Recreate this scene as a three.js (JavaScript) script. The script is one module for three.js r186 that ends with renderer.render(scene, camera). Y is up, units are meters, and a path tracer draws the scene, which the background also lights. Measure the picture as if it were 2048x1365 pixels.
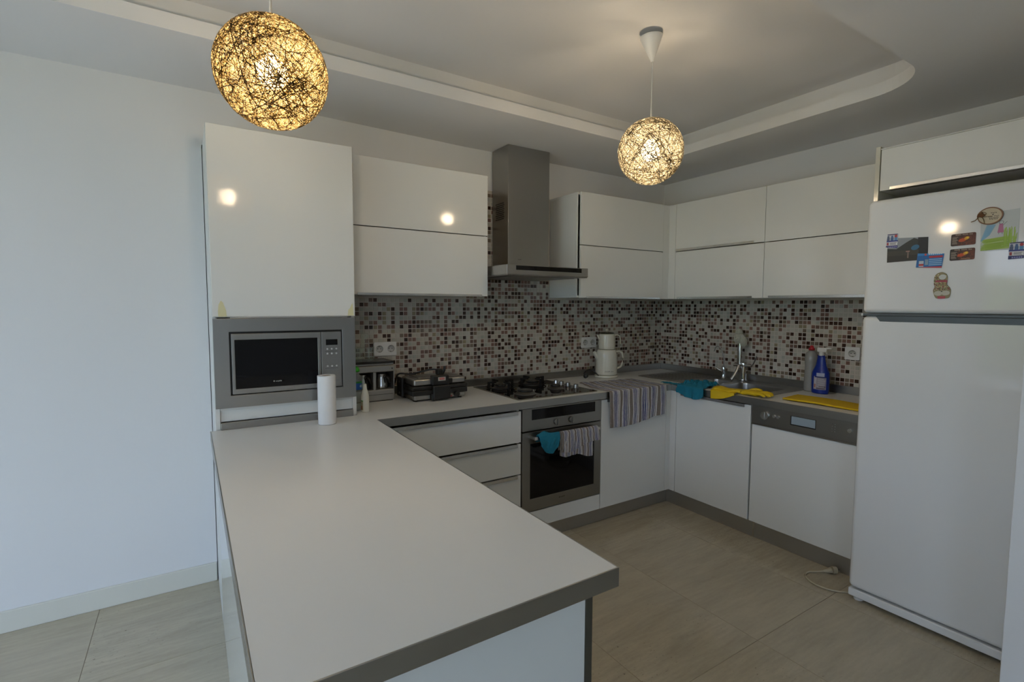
import * as THREE from 'three';
import { RoundedBoxGeometry } from 'three/addons/geometries/RoundedBoxGeometry.js';
import { mergeGeometries } from 'three/addons/utils/BufferGeometryUtils.js';
import { ImprovedNoise } from 'three/addons/math/ImprovedNoise.js';

// ---------------------------------------------------------------- camera, sky, sun, exposure
const scene = new THREE.Scene();
const camera = new THREE.PerspectiveCamera(2 * Math.atan(682.5 / 1008) * 180 / Math.PI, 2048 / 1365, 0.05, 200);
camera.position.set(-3.4358, 1.4013, 2.9779);
camera.rotation.order = 'YXZ';
camera.rotation.set(-0.0702, -0.5689, 0.0037);
scene.add(camera);

const renderer = new THREE.WebGLRenderer();
renderer.toneMapping = THREE.LinearToneMapping;
renderer.toneMappingExposure = 0.72;
renderer.shadowMap.enabled = true;

const SKY = 6.0;                         // brightness of the clear sky
{
  const w = 128, h = 64, d = new Float32Array(w * h * 4);
  for (let j = 0; j < h; j++) {
    const t = Math.max(0, (j + 0.5) / h * 2 - 1), k = Math.pow(1 - t, 2.5);   // row 0 is straight down
    for (let i = 0; i < w; i++) d.set([SKY * (0.48 + 0.32 * k), SKY * (0.72 + 0.20 * k), SKY * (1.16 + 0.0 * k), 1], (j * w + i) * 4);
  }
  const t = new THREE.DataTexture(d, w, h, THREE.RGBAFormat, THREE.FloatType);
  t.mapping = THREE.EquirectangularReflectionMapping; t.colorSpace = THREE.LinearSRGBColorSpace;
  t.magFilter = THREE.LinearFilter; t.minFilter = THREE.LinearFilter; t.needsUpdate = true;
  scene.background = t;
}
const sun = new THREE.DirectionalLight(new THREE.Color(1, 0.94, 0.84), 14);
sun.position.set(-1.5, 16, -8); sun.target.position.set(-4, 0, 3); sun.castShadow = true;
sun.shadow.mapSize.set(2048, 2048);
Object.assign(sun.shadow.camera, { left: -16, right: 16, top: 16, bottom: -16, near: 1, far: 60 });
scene.add(sun, sun.target);
const LAMP_CD = 3.5;                     // each pendant bulb

// ---------------------------------------------------------------- helpers
let seed = 12345;
const rnd = () => { seed = (seed * 1664525 + 1013904223) >>> 0; return seed / 4294967296; };
const rr = (a, b) => a + (b - a) * rnd();
const noise = new ImprovedNoise();
const nz = (x, y, z) => noise.noise(x, y, z);
const taken = {};
function numbered(n) { taken[n] = (taken[n] ?? -1) + 1; return taken[n] ? `${n}_${String(taken[n]).padStart(3, '0')}` : n; }
const V = (x, y, z) => new THREE.Vector3(x, y, z);
const lin = (r, g, b) => new THREE.Color().setRGB(r, g, b);

function planarUV(g) {                    // uv in metres from position, by the way each face points
  if (g.index) g = g.toNonIndexed();
  if (!g.attributes.normal) g.computeVertexNormals();
  const p = g.attributes.position, n = g.attributes.normal, uv = new Float32Array(p.count * 2);
  for (let i = 0; i < p.count; i += 3) {
    let ax = 0, ay = 0, az = 0;
    for (let k = 0; k < 3; k++) { ax += Math.abs(n.getX(i + k)); ay += Math.abs(n.getY(i + k)); az += Math.abs(n.getZ(i + k)); }
    for (let k = 0; k < 3; k++) {
      const x = p.getX(i + k), y = p.getY(i + k), z = p.getZ(i + k);
      const [u, v] = ay >= ax && ay >= az ? [x, z] : ax >= az ? [z, y] : [x, y];
      uv[(i + k) * 2] = u; uv[(i + k) * 2 + 1] = v;
    }
  }
  g.setAttribute('uv', new THREE.BufferAttribute(uv, 2));
  return g;
}
function norm(g) {                        // one attribute layout, so that pieces merge
  if (g.index) g = g.toNonIndexed();
  if (!g.attributes.normal) g.computeVertexNormals();
  if (!g.attributes.uv) g.setAttribute('uv', new THREE.BufferAttribute(new Float32Array(g.attributes.position.count * 2), 2));
  for (const k of Object.keys(g.attributes)) if (!['position', 'normal', 'uv', 'color'].includes(k)) g.deleteAttribute(k);
  g.morphAttributes = {};
  return g;
}
const join = (...gs) => mergeGeometries(gs.flat().map(norm));
function bx(x0, x1, y0, y1, z0, z1, r = 0.0012) {   // a box by its limits, edges rounded
  const w = Math.abs(x1 - x0), h = Math.abs(y1 - y0), d = Math.abs(z1 - z0);
  r = Math.min(r, w * 0.45, h * 0.45, d * 0.45);
  const g = r > 0.0004 ? new RoundedBoxGeometry(w, h, d, r > 0.008 ? 4 : 2, r) : new THREE.BoxGeometry(w, h, d);
  g.translate((x0 + x1) / 2, (y0 + y1) / 2, (z0 + z1) / 2);
  return planarUV(g);
}
function cyl(r0, r1, h, x, y, z, seg = 32, axis = 'y') {   // centred; r0 at the lower end
  const g = new THREE.CylinderGeometry(r1, r0, h, seg);
  if (axis === 'x') g.rotateZ(-Math.PI / 2); if (axis === 'z') g.rotateX(Math.PI / 2);
  return g.translate(x, y, z);
}
function lathe(pts, seg = 40, x = 0, y = 0, z = 0) { return new THREE.LatheGeometry(pts.map(([r, h]) => new THREE.Vector2(r, h)), seg).translate(x, y, z); }
function tube(pts, r, seg = 40, rad = 8, closed = false) {
  const c = new THREE.CatmullRomCurve3(pts.map((p) => V(...p)), closed);
  const g = [new THREE.TubeGeometry(c, seg, r, rad, closed)];
  if (!closed) for (const e of [0, 1]) { const p = c.getPoint(e); g.push(new THREE.SphereGeometry(r, rad, 6).translate(p.x, p.y, p.z)); }
  return join(g);
}
function prism(pts, y0, y1, holes = [], bevel = 0) {   // plan outline [x, z], from y0 up to y1
  const path = (s, q) => { q.forEach(([x, z], i) => i ? s.lineTo(x, -z) : s.moveTo(x, -z)); s.closePath(); return s; };
  const s = path(new THREE.Shape(), pts);
  for (const h of holes) s.holes.push(path(new THREE.Path(), h));
  const g = new THREE.ExtrudeGeometry(s, { depth: y1 - y0 - 2 * bevel, bevelEnabled: bevel > 0, bevelSize: bevel, bevelThickness: bevel, bevelOffset: -bevel, bevelSegments: 2 });
  g.rotateX(-Math.PI / 2).translate(0, y0 + bevel, 0);
  return planarUV(g);
}
function plate(pts, t, holes = [], bevel = 0) {        // outline in x, y; thickness along +z from 0
  const path = (s, q) => { q.forEach(([x, y], i) => i ? s.lineTo(x, y) : s.moveTo(x, y)); s.closePath(); return s; };
  const s = path(new THREE.Shape(), pts);
  for (const h of holes) s.holes.push(path(new THREE.Path(), h));
  const g = new THREE.ExtrudeGeometry(s, { depth: t - 2 * bevel, bevelEnabled: bevel > 0, bevelSize: bevel, bevelThickness: bevel, bevelOffset: -bevel, bevelSegments: 2 });
  return planarUV(g.translate(0, 0, bevel));
}
const rect = (x0, x1, y0, y1) => [[x0, y0], [x1, y0], [x1, y1], [x0, y1]];
function rrect(x0, x1, y0, y1, r, n = 8) {
  const p = [];
  for (const [cx, cy, a] of [[x1 - r, y0 + r, -90], [x1 - r, y1 - r, 0], [x0 + r, y1 - r, 90], [x0 + r, y0 + r, 180]])
    for (let i = 0; i <= n; i++) { const t = (a + 90 * i / n) * Math.PI / 180; p.push([cx + r * Math.cos(t), cy + r * Math.sin(t)]); }
  return p;
}
function trayOutline(x0, x1, z0, z1, r, n = 12) {   // square at the back wall, rounded toward the room
  const p = [[x0, z0], [x1, z0]];
  for (const [cx, a] of [[x1 - r, 0], [x0 + r, 90]]) for (let i = 0; i <= n; i++) { const t = (a + 90 * i / n) * Math.PI / 180; p.push([cx + r * Math.cos(t), z1 - r + r * Math.sin(t)]); }
  return p;
}
function sweep(path, sec, rad = 12) {     // path of [x,y,z]; sec(t) = [half width sideways, half height upwards]
  const n = path.length, pos = [], idx = [];
  const P = path.map((p) => V(...p));
  for (let i = 0; i < n; i++) {
    const T = P[Math.min(n - 1, i + 1)].clone().sub(P[Math.max(0, i - 1)]).normalize();
    const S = V(0, 1, 0).cross(T); if (S.lengthSq() < 1e-4) S.set(1, 0, 0); S.normalize();
    const U = T.clone().cross(S), [a, b] = sec(i / (n - 1));
    for (let k = 0; k < rad; k++) { const q = k / rad * Math.PI * 2; const v = P[i].clone().addScaledVector(S, a * Math.cos(q)).addScaledVector(U, b * Math.sin(q)); pos.push(v.x, v.y, v.z); }
  }
  for (let i = 0; i < n - 1; i++) for (let k = 0; k < rad; k++) { const a = i * rad + k, b = i * rad + (k + 1) % rad; idx.push(a, b, a + rad, b, b + rad, a + rad); }
  for (const e of [0, n - 1]) { const c = pos.length / 3; pos.push(P[e].x, P[e].y, P[e].z); for (let k = 0; k < rad; k++) { const a = e * rad + k, b = e * rad + (k + 1) % rad; e ? idx.push(a, b, c) : idx.push(b, a, c); } }
  const g = new THREE.BufferGeometry(); g.setAttribute('position', new THREE.Float32BufferAttribute(pos, 3)); g.setIndex(idx); g.computeVertexNormals();
  return g;
}
function sheet(fn, nu, nv, t = 0.002) {   // cloth: fn(u, v) -> [x, y, z], made solid with thickness t; uv = (u, v)
  const P = [], N = [], uvs = [];
  for (let j = 0; j <= nv; j++) for (let i = 0; i <= nu; i++) { P.push(V(...fn(i / nu, j / nv))); uvs.push([i / nu, j / nv]); }
  const at = (i, j) => P[Math.min(nv, Math.max(0, j)) * (nu + 1) + Math.min(nu, Math.max(0, i))];
  for (let j = 0; j <= nv; j++) for (let i = 0; i <= nu; i++) N.push(at(i + 1, j).clone().sub(at(i - 1, j)).cross(at(i, j + 1).clone().sub(at(i, j - 1))).normalize());
  const pos = [], uv = [], idx = [], M = P.length, w = nu + 1;
  for (const s of [0.5, -0.5]) P.forEach((p, k) => { const q = p.clone().addScaledVector(N[k], s * t); pos.push(q.x, q.y, q.z); uv.push(...uvs[k]); });
  for (let j = 0; j < nv; j++) for (let i = 0; i < nu; i++) {
    const a = j * w + i, b = a + 1, c = a + w, d = c + 1;
    idx.push(a, b, c, b, d, c, M + a, M + c, M + b, M + b, M + c, M + d);
  }
  const rim = (a, b) => idx.push(a, M + a, b, b, M + a, M + b);
  for (let i = 0; i < nu; i++) { rim(i, i + 1); rim(nv * w + i + 1, nv * w + i); }
  for (let j = 0; j < nv; j++) { rim((j + 1) * w, j * w); rim(j * w + nu, (j + 1) * w + nu); }
  const g = new THREE.BufferGeometry();
  g.setAttribute('position', new THREE.Float32BufferAttribute(pos, 3)); g.setAttribute('uv', new THREE.Float32BufferAttribute(uv, 2));
  g.setIndex(idx); g.computeVertexNormals();
  return g;
}
function thing(name, label, category, base = [0, 0, 0], group) {
  const o = new THREE.Group(); o.name = numbered(name); o.position.set(...base); o.userData = { label, category };
  if (group) o.userData.group = group;
  scene.add(o); return o;
}
function worldOf(o) { let p = V(0, 0, 0); for (let q = o; q && q !== scene; q = q.parent) p.add(q.position); return p; }
function part(parent, name, geo, mat, label, kind) {   // geometry comes in world coordinates
  const g = Array.isArray(geo) ? join(geo) : geo, b = worldOf(parent);
  g.translate(-b.x, -b.y, -b.z);
  const m = new THREE.Mesh(g, mat); m.name = name; m.castShadow = m.receiveShadow = true;
  if (label) m.userData.label = label; if (kind) m.userData.kind = kind;
  parent.add(m); return m;
}
function single(name, geo, mat, label, category, group) {   // a thing that is one mesh
  const g = Array.isArray(geo) ? join(geo) : geo; g.computeBoundingBox();
  const c = g.boundingBox.getCenter(V(0, 0, 0)), b = [c.x, g.boundingBox.min.y, c.z]; g.translate(-b[0], -b[1], -b[2]);
  const m = new THREE.Mesh(g, mat); m.name = numbered(name); m.position.set(...b); m.castShadow = m.receiveShadow = true;
  m.userData = { label, category }; if (group) m.userData.group = group;
  scene.add(m); return m;
}
function struct(name, geo, mat, label, category) {
  const g = Array.isArray(geo) ? join(geo) : geo;
  const m = new THREE.Mesh(g, mat); m.name = name; m.castShadow = m.receiveShadow = true;
  m.userData = { kind: 'structure', label, category }; scene.add(m); return m;
}

// ---------------------------------------------------------------- textures
function dataTex(w, h, fn, { srgb = false, rep = [1, 1] } = {}) {
  const d = new Uint8Array(w * h * 4);
  for (let j = 0; j < h; j++) for (let i = 0; i < w; i++) { const c = fn(i / w, j / h); for (let k = 0; k < 4; k++) d[(j * w + i) * 4 + k] = Math.max(0, Math.min(255, Math.round((c[k] ?? 1) * 255))); }
  const t = new THREE.DataTexture(d, w, h, THREE.RGBAFormat);
  t.wrapS = t.wrapT = THREE.RepeatWrapping; t.magFilter = THREE.LinearFilter; t.minFilter = THREE.LinearMipmapLinearFilter; t.generateMipmaps = true;
  if (srgb) t.colorSpace = THREE.SRGBColorSpace; t.repeat.set(...rep); t.needsUpdate = true; return t;
}
function canvasTex(w, h, draw) {
  const c = document.createElement('canvas'); c.width = w; c.height = h; const x = c.getContext('2d'); draw(x, w, h);
  const t = new THREE.CanvasTexture(c); t.colorSpace = THREE.SRGBColorSpace; t.magFilter = THREE.LinearFilter; return t;
}
// tileable noise: blends four shifted samples
function tn(u, v, su, sv, o) {
  const f = (a, b) => nz(a * su, b * sv, o);
  const a = f(u, v), b = f(u - 1, v), c = f(u, v - 1), d = f(u - 1, v - 1);
  return (a * (1 - u) + b * u) * (1 - v) + (c * (1 - u) + d * u) * v;
}
const texTravertine = dataTex(1024, 1024, (u, v) => {      // veins run along u
  const a = tn(u, v, 5, 26, 1.3), b = tn(u, v, 12, 90, 4.1), c = tn(u, v, 3, 7, 9.7), e = tn(u, v, 60, 240, 7.7), p = tn(u, v, 90, 220, 2.2);
  const pit = Math.max(0, p - 0.42) * 2.2;
  const s = 0.90 + 0.06 * a + 0.05 * b + 0.05 * c + 0.03 * e - pit * 0.5;
  return [s * 0.80, s * 0.757, s * 0.665];
}, { srgb: true, rep: [1 / 1.3, 1 / 1.3] });
const texBrushH = dataTex(256, 512, (u, v) => { const s = 0.5 + 0.35 * tn(u, v, 3, 160, 3.3) + 0.2 * tn(u, v, 8, 250, 8.1); return [s, s, s]; }, { rep: [4, 12] });
const texPlaster = dataTex(256, 256, (u, v) => { const s = 0.5 + 0.3 * tn(u, v, 40, 40, 1.1) + 0.25 * tn(u, v, 14, 14, 5.5); return [s, s, s]; }, { rep: [1.2, 1.2] });
const texTerry = dataTex(256, 256, (u, v) => { const s = 0.5 + 0.4 * Math.sin(u * Math.PI * 96) * Math.sin(v * Math.PI * 96) + 0.25 * tn(u, v, 60, 60, 2.9); return [s, s, s]; }, { rep: [3, 3] });
const texStripe = dataTex(768, 256, (u, v) => {            // woven stripes across u: white, grey-beige, blue
  const k = (u * 6) % 1, q = k + 0.008 * tn(u, v, 6, 12, 3), w = 0.92 + 0.10 * tn(u, v, 120, 90, 6.6);
  let c = [0.94, 0.94, 0.95];
  if (q < 0.27) c = [0.56, 0.52, 0.49];
  else for (const [m, h] of [[0.37, 0.026], [0.49, 0.040], [0.62, 0.040], [0.75, 0.026]]) if (Math.abs(q - m) < h) c = [0.13, 0.17, 0.42];
  if (q > 0.85 && q < 0.91) c = [0.56, 0.52, 0.49];
  return [c[0] * w, c[1] * w, c[2] * w];
}, { srgb: true });
const texSponge = dataTex(256, 256, (u, v) => { const s = 0.5 + 0.5 * tn(u, v, 50, 50, 4.4); return [s, s, s]; }, { rep: [6, 6] });

// ---------------------------------------------------------------- materials
const M = {};
const std = (o) => new THREE.MeshPhysicalMaterial(o);
M.wall = std({ color: lin(0.79, 0.79, 0.79), roughness: 0.9, bumpMap: texPlaster, bumpScale: 0.0006 });
M.ceiling = std({ color: lin(0.79, 0.79, 0.79), roughness: 0.95, bumpMap: texPlaster, bumpScale: 0.0004 });
M.base = std({ color: lin(0.72, 0.71, 0.63), roughness: 0.5 });
M.lacquer = std({ color: lin(0.78, 0.79, 0.765), roughness: 0.07, specularIntensity: 0.9 });
M.carcass = std({ color: lin(0.72, 0.72, 0.69), roughness: 0.35 });
M.worktop = std({ color: lin(0.75, 0.755, 0.735), roughness: 0.33, bumpMap: texPlaster, bumpScale: 0.00008 });
M.steel = std({ color: lin(0.38, 0.375, 0.36), metalness: 1, roughness: 0.30, bumpMap: texBrushH, bumpScale: 0.00004 });
M.plinth = std({ color: lin(0.44, 0.42, 0.38), metalness: 0.85, roughness: 0.42, bumpMap: texBrushH, bumpScale: 0.00004 });
M.steelDark = std({ color: lin(0.30, 0.29, 0.27), metalness: 1, roughness: 0.34, bumpMap: texBrushH, bumpScale: 0.00004 });
M.sink = std({ color: lin(0.45, 0.44, 0.42), metalness: 1, roughness: 0.28, bumpMap: texBrushH, bumpScale: 0.00003 });
M.alu = std({ color: lin(0.66, 0.66, 0.65), metalness: 1, roughness: 0.25 });
M.chrome = std({ color: lin(0.72, 0.73, 0.74), metalness: 1, roughness: 0.07 });
M.black = std({ color: lin(0.012, 0.012, 0.012), roughness: 0.35 });
M.blackGlass = std({ color: lin(0.006, 0.006, 0.007), roughness: 0.05, specularIntensity: 0.5 });
M.blackMatte = std({ color: lin(0.02, 0.02, 0.02), roughness: 0.7 });
M.iron = std({ color: lin(0.012, 0.012, 0.012), roughness: 0.6, specularIntensity: 0.6 });
M.plasticWhite = std({ color: lin(0.74, 0.74, 0.72), roughness: 0.3 });
M.fridge = std({ color: lin(0.78, 0.785, 0.775), roughness: 0.06 });
M.fridgeTrim = std({ color: lin(0.085, 0.10, 0.11), roughness: 0.4, metalness: 0.3 });
M.grout = std({ color: lin(0.58, 0.53, 0.47), roughness: 0.9 });
M.travertine = std({ map: texTravertine, roughness: 0.16 });
M.floorGrout = std({ color: lin(0.27, 0.23, 0.17), roughness: 0.9 });
M.cream = std({ color: lin(0.68, 0.66, 0.56), roughness: 0.14 });
M.paper = std({ color: lin(0.84, 0.84, 0.84), roughness: 0.95, bumpMap: texTerry, bumpScale: 0.0008 });
M.card = std({ color: lin(0.45, 0.36, 0.26), roughness: 0.9 });
M.stripe = std({ map: texStripe, roughness: 0.95, bumpMap: texTerry, bumpScale: 0.0010 });
M.teal = std({ color: lin(0.012, 0.21, 0.32), roughness: 0.9, bumpMap: texTerry, bumpScale: 0.0010, sheen: 0.3 });
M.rubberYellow = std({ color: lin(0.78, 0.53, 0.008), roughness: 0.55 });
M.spongeYellow = std({ color: lin(0.72, 0.47, 0.01), roughness: 0.9, bumpMap: texSponge, bumpScale: 0.0012 });
M.blueBottle = std({ color: lin(0.004, 0.026, 0.27), roughness: 0.3 });
M.glass = std({ color: lin(0.98, 1, 0.99), roughness: 0.0, transmission: 1, thickness: 0, ior: 1.45 });
M.red = std({ color: lin(0.45, 0.01, 0.02), roughness: 0.4 });
M.green = std({ color: lin(0.03, 0.42, 0.015), roughness: 0.4 });

// ---------------------------------------------------------------- the room
const H = 0.8604, CEIL = 2.4245, TOP = 2.590, XW = -6.3, ZR = 5.6;
// floor: travertine tiles 0.59 x 1.18 on a bed
{
  const f = new THREE.Group(); f.name = 'floor'; f.userData = { kind: 'structure', label: 'polished beige travertine tile floor with thin joints', category: 'floor' }; scene.add(f);
  part(f, 'bed', bx(XW - 0.2, 0.2, -0.15, -0.0015, -0.2, ZR + 0.2, 0), M.floorGrout);
  const xs = []; for (let x = -0.88 + 0.59 * 2; x > XW - 0.6; x -= 0.59) xs.push(x);
  for (const x of xs) for (let z = 0.65 - 1.18; z < ZR; z += 1.18) {
    const x0 = Math.max(XW, x - 0.59 + 0.001), x1 = Math.min(0, x - 0.001), z0 = Math.max(0, z + 0.001), z1 = Math.min(ZR, z + 1.18 - 0.001);
    if (x1 - x0 < 0.02 || z1 - z0 < 0.02) continue;
    const g = bx(x0, x1, -0.012, 0, z0, z1, 0.0008), uv = g.attributes.uv, du = rnd() * 3, dv = rnd() * 3;
    for (let i = 0; i < uv.count; i++) uv.setXY(i, uv.getX(i) + du, uv.getY(i) + dv);
    part(f, 'tile', g, M.travertine);
  }
}
// ceiling with a stepped tray over the kitchen
{
  const c = new THREE.Group(); c.name = 'ceiling'; c.userData = { kind: 'structure', label: 'white plaster ceiling with a stepped round-cornered tray', category: 'ceiling' }; scene.add(c);
  const outer = rect(XW - 0.2, 0.2, -0.2, ZR + 0.2);
  part(c, 'soffit', prism(outer, CEIL, CEIL + 0.06, [trayOutline(-5.2, -0.58, 0.64, 2.025, 0.25).reverse()]), M.ceiling);
  part(c, 'tray_side', prism(outer, CEIL + 0.06, TOP, [trayOutline(-5.29, -0.49, 0.55, 2.115, 0.32).reverse()]), M.ceiling);
  part(c, 'tray_ceiling', bx(XW - 0.2, 0.2, TOP, TOP + 0.15, -0.2, ZR + 0.2, 0), M.ceiling);
}
struct('wall_back', bx(-3.36, 0.2, 0, CEIL, -0.2, 0, 0), M.wall, 'white painted kitchen wall above the cabinets', 'wall');
struct('wall_back_living', [bx(XW - 0.2, -3.36, 0, CEIL, -0.2, 0.075, 0), prism([[-3.36, 0], [-3.36, 0.075], [-1.95, 0.0005], [-1.95, 0]].reverse(), 2.169, CEIL)], M.wall, 'bare white wall beside the tall microwave cabinet', 'wall');
struct('baseboard_back', bx(XW, -3.363, 0, 0.0947, 0.0755, 0.0875, 0.003), M.base, 'low white baseboard along the bare wall', 'baseboard');
struct('wall_right', bx(0, 0.2, 0, CEIL, 0, ZR + 0.2, 0), M.wall, 'white wall above the right run of cabinets', 'wall');
struct('wall_stub', bx(-1.095, -0.002, 0, CEIL, 2.487, 2.70, 0.003), M.wall, 'end of a white wall standing beside the refrigerator', 'wall');
{ // the wall behind the camera and the far living-room wall, each with a glazed opening
  const wl = (name, label, along, at0, at1, lo, hi, o0, o1, oy0, oy1) => {
    const q = (a0, a1, y0, y1) => along === 'z' ? bx(at0, at1, y0, y1, a0, a1, 0) : bx(a0, a1, y0, y1, at0, at1, 0);
    struct(name, [q(lo, o0, 0, CEIL), q(o1, hi, 0, CEIL), q(o0, o1, oy1, CEIL), ...(oy0 > 0.01 ? [q(o0, o1, 0, oy0)] : [])], M.wall, label, 'wall');
  };
  const win = (name, label, along, at, o0, o1, oy0, oy1, n) => {
    const w = new THREE.Group(); w.name = name; w.userData = { kind: 'structure', label, category: 'window' }; scene.add(w);
    const q = (a0, a1, y0, y1, d) => along === 'z' ? bx(at - d, at + d, y0, y1, a0, a1, 0.004) : bx(a0, a1, y0, y1, at - d, at + d, 0.004);
    part(w, 'frame', [q(o0, o1, oy0, oy0 + 0.06, 0.035), q(o0, o1, oy1 - 0.06, oy1, 0.035), q(o0, o0 + 0.06, oy0, oy1, 0.034), q(o1 - 0.06, o1, oy0, oy1, 0.034)], M.plasticWhite);
    for (let i = 0; i < n; i++) {
      const a = o0 + 0.06 + (o1 - o0 - 0.12) * i / n, b = o0 + 0.06 + (o1 - o0 - 0.12) * (i + 1) / n;
      if (i) part(w, 'mullion', q(a - 0.04, a + 0.04, oy0 + 0.05, oy1 - 0.05, 0.03), M.plasticWhite);
      const g = along === 'z' ? new THREE.PlaneGeometry(b - a, oy1 - oy0 - 0.12).rotateY(Math.PI / 2).translate(at, (oy0 + oy1) / 2, (a + b) / 2) : new THREE.PlaneGeometry(b - a, oy1 - oy0 - 0.12).translate((a + b) / 2, (oy0 + oy1) / 2, at);
      part(w, 'pane', g, M.glass);
    }
  };
  wl('wall_left', 'far living-room wall with a glazed terrace door', 'z', XW - 0.2, XW, 0.075, ZR, 0.80, 3.9, 0.0, 2.25);
  win('window_1', 'three-part glazed terrace door in the living room', 'z', XW - 0.1, 0.80, 3.9, 0.0, 2.25, 3);
  wl('wall_front', 'living-room wall with a window behind the camera', 'x', ZR, ZR + 0.2, XW - 0.2, 0.2, -5.9, -4.5, 0.0, 2.2);
  win('window_2', 'glazed balcony door behind the camera', 'x', ZR + 0.1, -5.9, -4.5, 0.0, 2.2, 2);
}
// outdoors, seen only in reflections
struct('ground', bx(-40, 20, -0.4, -0.16, -30, 40, 0), std({ color: lin(0.16, 0.19, 0.07), roughness: 1 }), 'sunlit lawn outside the living room', 'lawn');
struct('terrace', [bx(XW - 3, XW - 0.2, -0.159, -0.03, -1, 7, 0.01), bx(-7.1, -3.5, -0.159, -0.03, ZR + 0.2, ZR + 2.5, 0.01)], std({ color: lin(0.62, 0.59, 0.54), roughness: 0.8 }), 'pale stone terrace outside the glazed doors', 'terrace');
{
  const g = new THREE.IcosahedronGeometry(1, 24), p = g.attributes.position;
  for (let i = 0; i < p.count; i++) { const v = V(p.getX(i), p.getY(i), p.getZ(i)), k = 1 + 0.18 * nz(v.x * 4, v.y * 4, v.z * 4) + 0.08 * nz(v.x * 14, v.y * 14, v.z * 14); v.multiplyScalar(k); p.setXYZ(i, v.x, v.y, v.z); }
  g.computeVertexNormals();
  const leaf = std({ color: lin(0.12, 0.20, 0.04), roughness: 0.9 });
  for (const [x, z, s] of [[-13, -0.9, 1.25], [-13.6, 2.6, 1.3], [-12.8, 7.2, 1.5]]) {
    const m = new THREE.Mesh(g, leaf); m.name = numbered('bush'); m.position.set(x, -0.16 + s * 0.75, z); m.scale.set(s, s, s * 1.2); m.castShadow = m.receiveShadow = true;
    m.userData = { label: 'round green garden bush beyond the terrace', category: 'bush', group: 'garden bushes beyond the terrace' }; scene.add(m);
  }
}

// ---------------------------------------------------------------- mosaic backsplash
{
  const pal = [   // linear colours and how often each occurs
    [[0.50, 0.475, 0.41], 26], [[0.43, 0.425, 0.375], 13], [[0.55, 0.53, 0.47], 10], [[0.22, 0.125, 0.10], 11], [[0.165, 0.105, 0.085], 9],
    [[0.20, 0.155, 0.115], 7], [[0.05, 0.024, 0.018], 11], [[0.032, 0.017, 0.013], 9], [[0.30, 0.26, 0.17], 5], [[0.26, 0.17, 0.14], 5]];
  const mats = pal.map(([c]) => std({ color: lin(...c), roughness: 0.14 }));
  const fieldMat = std({ vertexColors: true, roughness: 0.14 });
  const total = pal.reduce((s, p) => s + p[1], 0);
  const pick = () => { let k = rnd() * total, i = 0; while ((k -= pal[i][1]) > 0) i++; return i; };
  const P = 0.027, T = 0.0218, D = 0.0045;
  const one = new RoundedBoxGeometry(T, T, D, 1, 0.0009);
  const build = (root, cells, turn) => {      // cells [a, y] are lower corners along the wall
    cells.forEach((c) => { c.d = camera.position.distanceTo(turn ? V(0, c.y, c.a) : V(c.a, c.y, 0)); c.k = pick(); c.dz = rr(-0.0004, 0.0004); });
    cells.sort((a, b) => (a.hid - b.hid) || a.d - b.d);
    const rest = [];
    cells.forEach((c, i) => {
      const pos = turn ? V(-0.004 - D / 2 + c.dz, c.y + P / 2, c.a + P / 2) : V(c.a + P / 2, c.y + P / 2, 0.004 + D / 2 + c.dz);
      if (i < 300) {
        const m = new THREE.Mesh(one, mats[c.k]); m.name = 'tile'; m.position.copy(pos); if (turn) m.rotation.y = -Math.PI / 2; m.castShadow = m.receiveShadow = true; root.add(m);
      } else {
        const g = one.clone(); if (turn) g.rotateY(-Math.PI / 2); g.translate(pos.x, pos.y, pos.z);
        const n = g.attributes.position.count, col = new Float32Array(n * 3); for (let q = 0; q < n; q++) col.set(pal[c.k][0], q * 3);
        g.setAttribute('color', new THREE.BufferAttribute(col, 3)); rest.push(g);
      }
    });
    part(root, 'tile_field', join(rest), fieldMat, null, 'stuff');
  };
  const grp = (name, label) => { const g = new THREE.Group(); g.name = name; g.userData = { kind: 'structure', label, category: 'backsplash' }; scene.add(g); return g; };
  const b = grp('backsplash_back', 'brown and cream mosaic backsplash behind the gas hob');
  part(b, 'grout', [bx(-2.757, -0.0001, 0.9, 1.4565, 0.0002, 0.0062, 0), bx(-1.919, -1.216, 1.4565, 2.166, 0.0002, 0.0062, 0)], M.grout);
  const cb = [];
  const hidden = (x, y) => (x < -2.45 && y < 1.09) || (x > -2.42 && x < -2.06 && y < 1.0) || (x < -2.38 && x > -2.52 && y < 1.19 && y > 1.08) || (x > -0.86 && x < -0.6 && y < 1.2) ? 1 : 0;
  for (let i = 0; i * P < 2.74; i++) for (let j = 0; j < 47; j++) {
    const x = -0.006 - (i + 1) * P, y = 0.905 + j * P;
    if (j < 20 || (x > -1.918 && x + P < -1.216 && y + P < 2.166)) cb.push({ a: x, y, hid: j < 20 ? hidden(x, y) : 1 });
  }
  build(b, cb, false);
  const r = grp('backsplash_right', 'brown and cream mosaic backsplash behind the sink');
  part(r, 'grout', bx(-0.0062, -0.0002, 0.9, 1.4565, 0.0064, 1.826, 0), M.grout);
  const cr = [];
  for (let i = 0; i < 67; i++) for (let j = 0; j < 20; j++) { const z = 0.010 + i * P, y = 0.905 + j * P; cr.push({ a: z, y, hid: (z > 1.26 && z < 1.44 && y < 1.13) || z > 1.76 ? 1 : 0 }); }
  build(r, cr, true);
}

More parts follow.
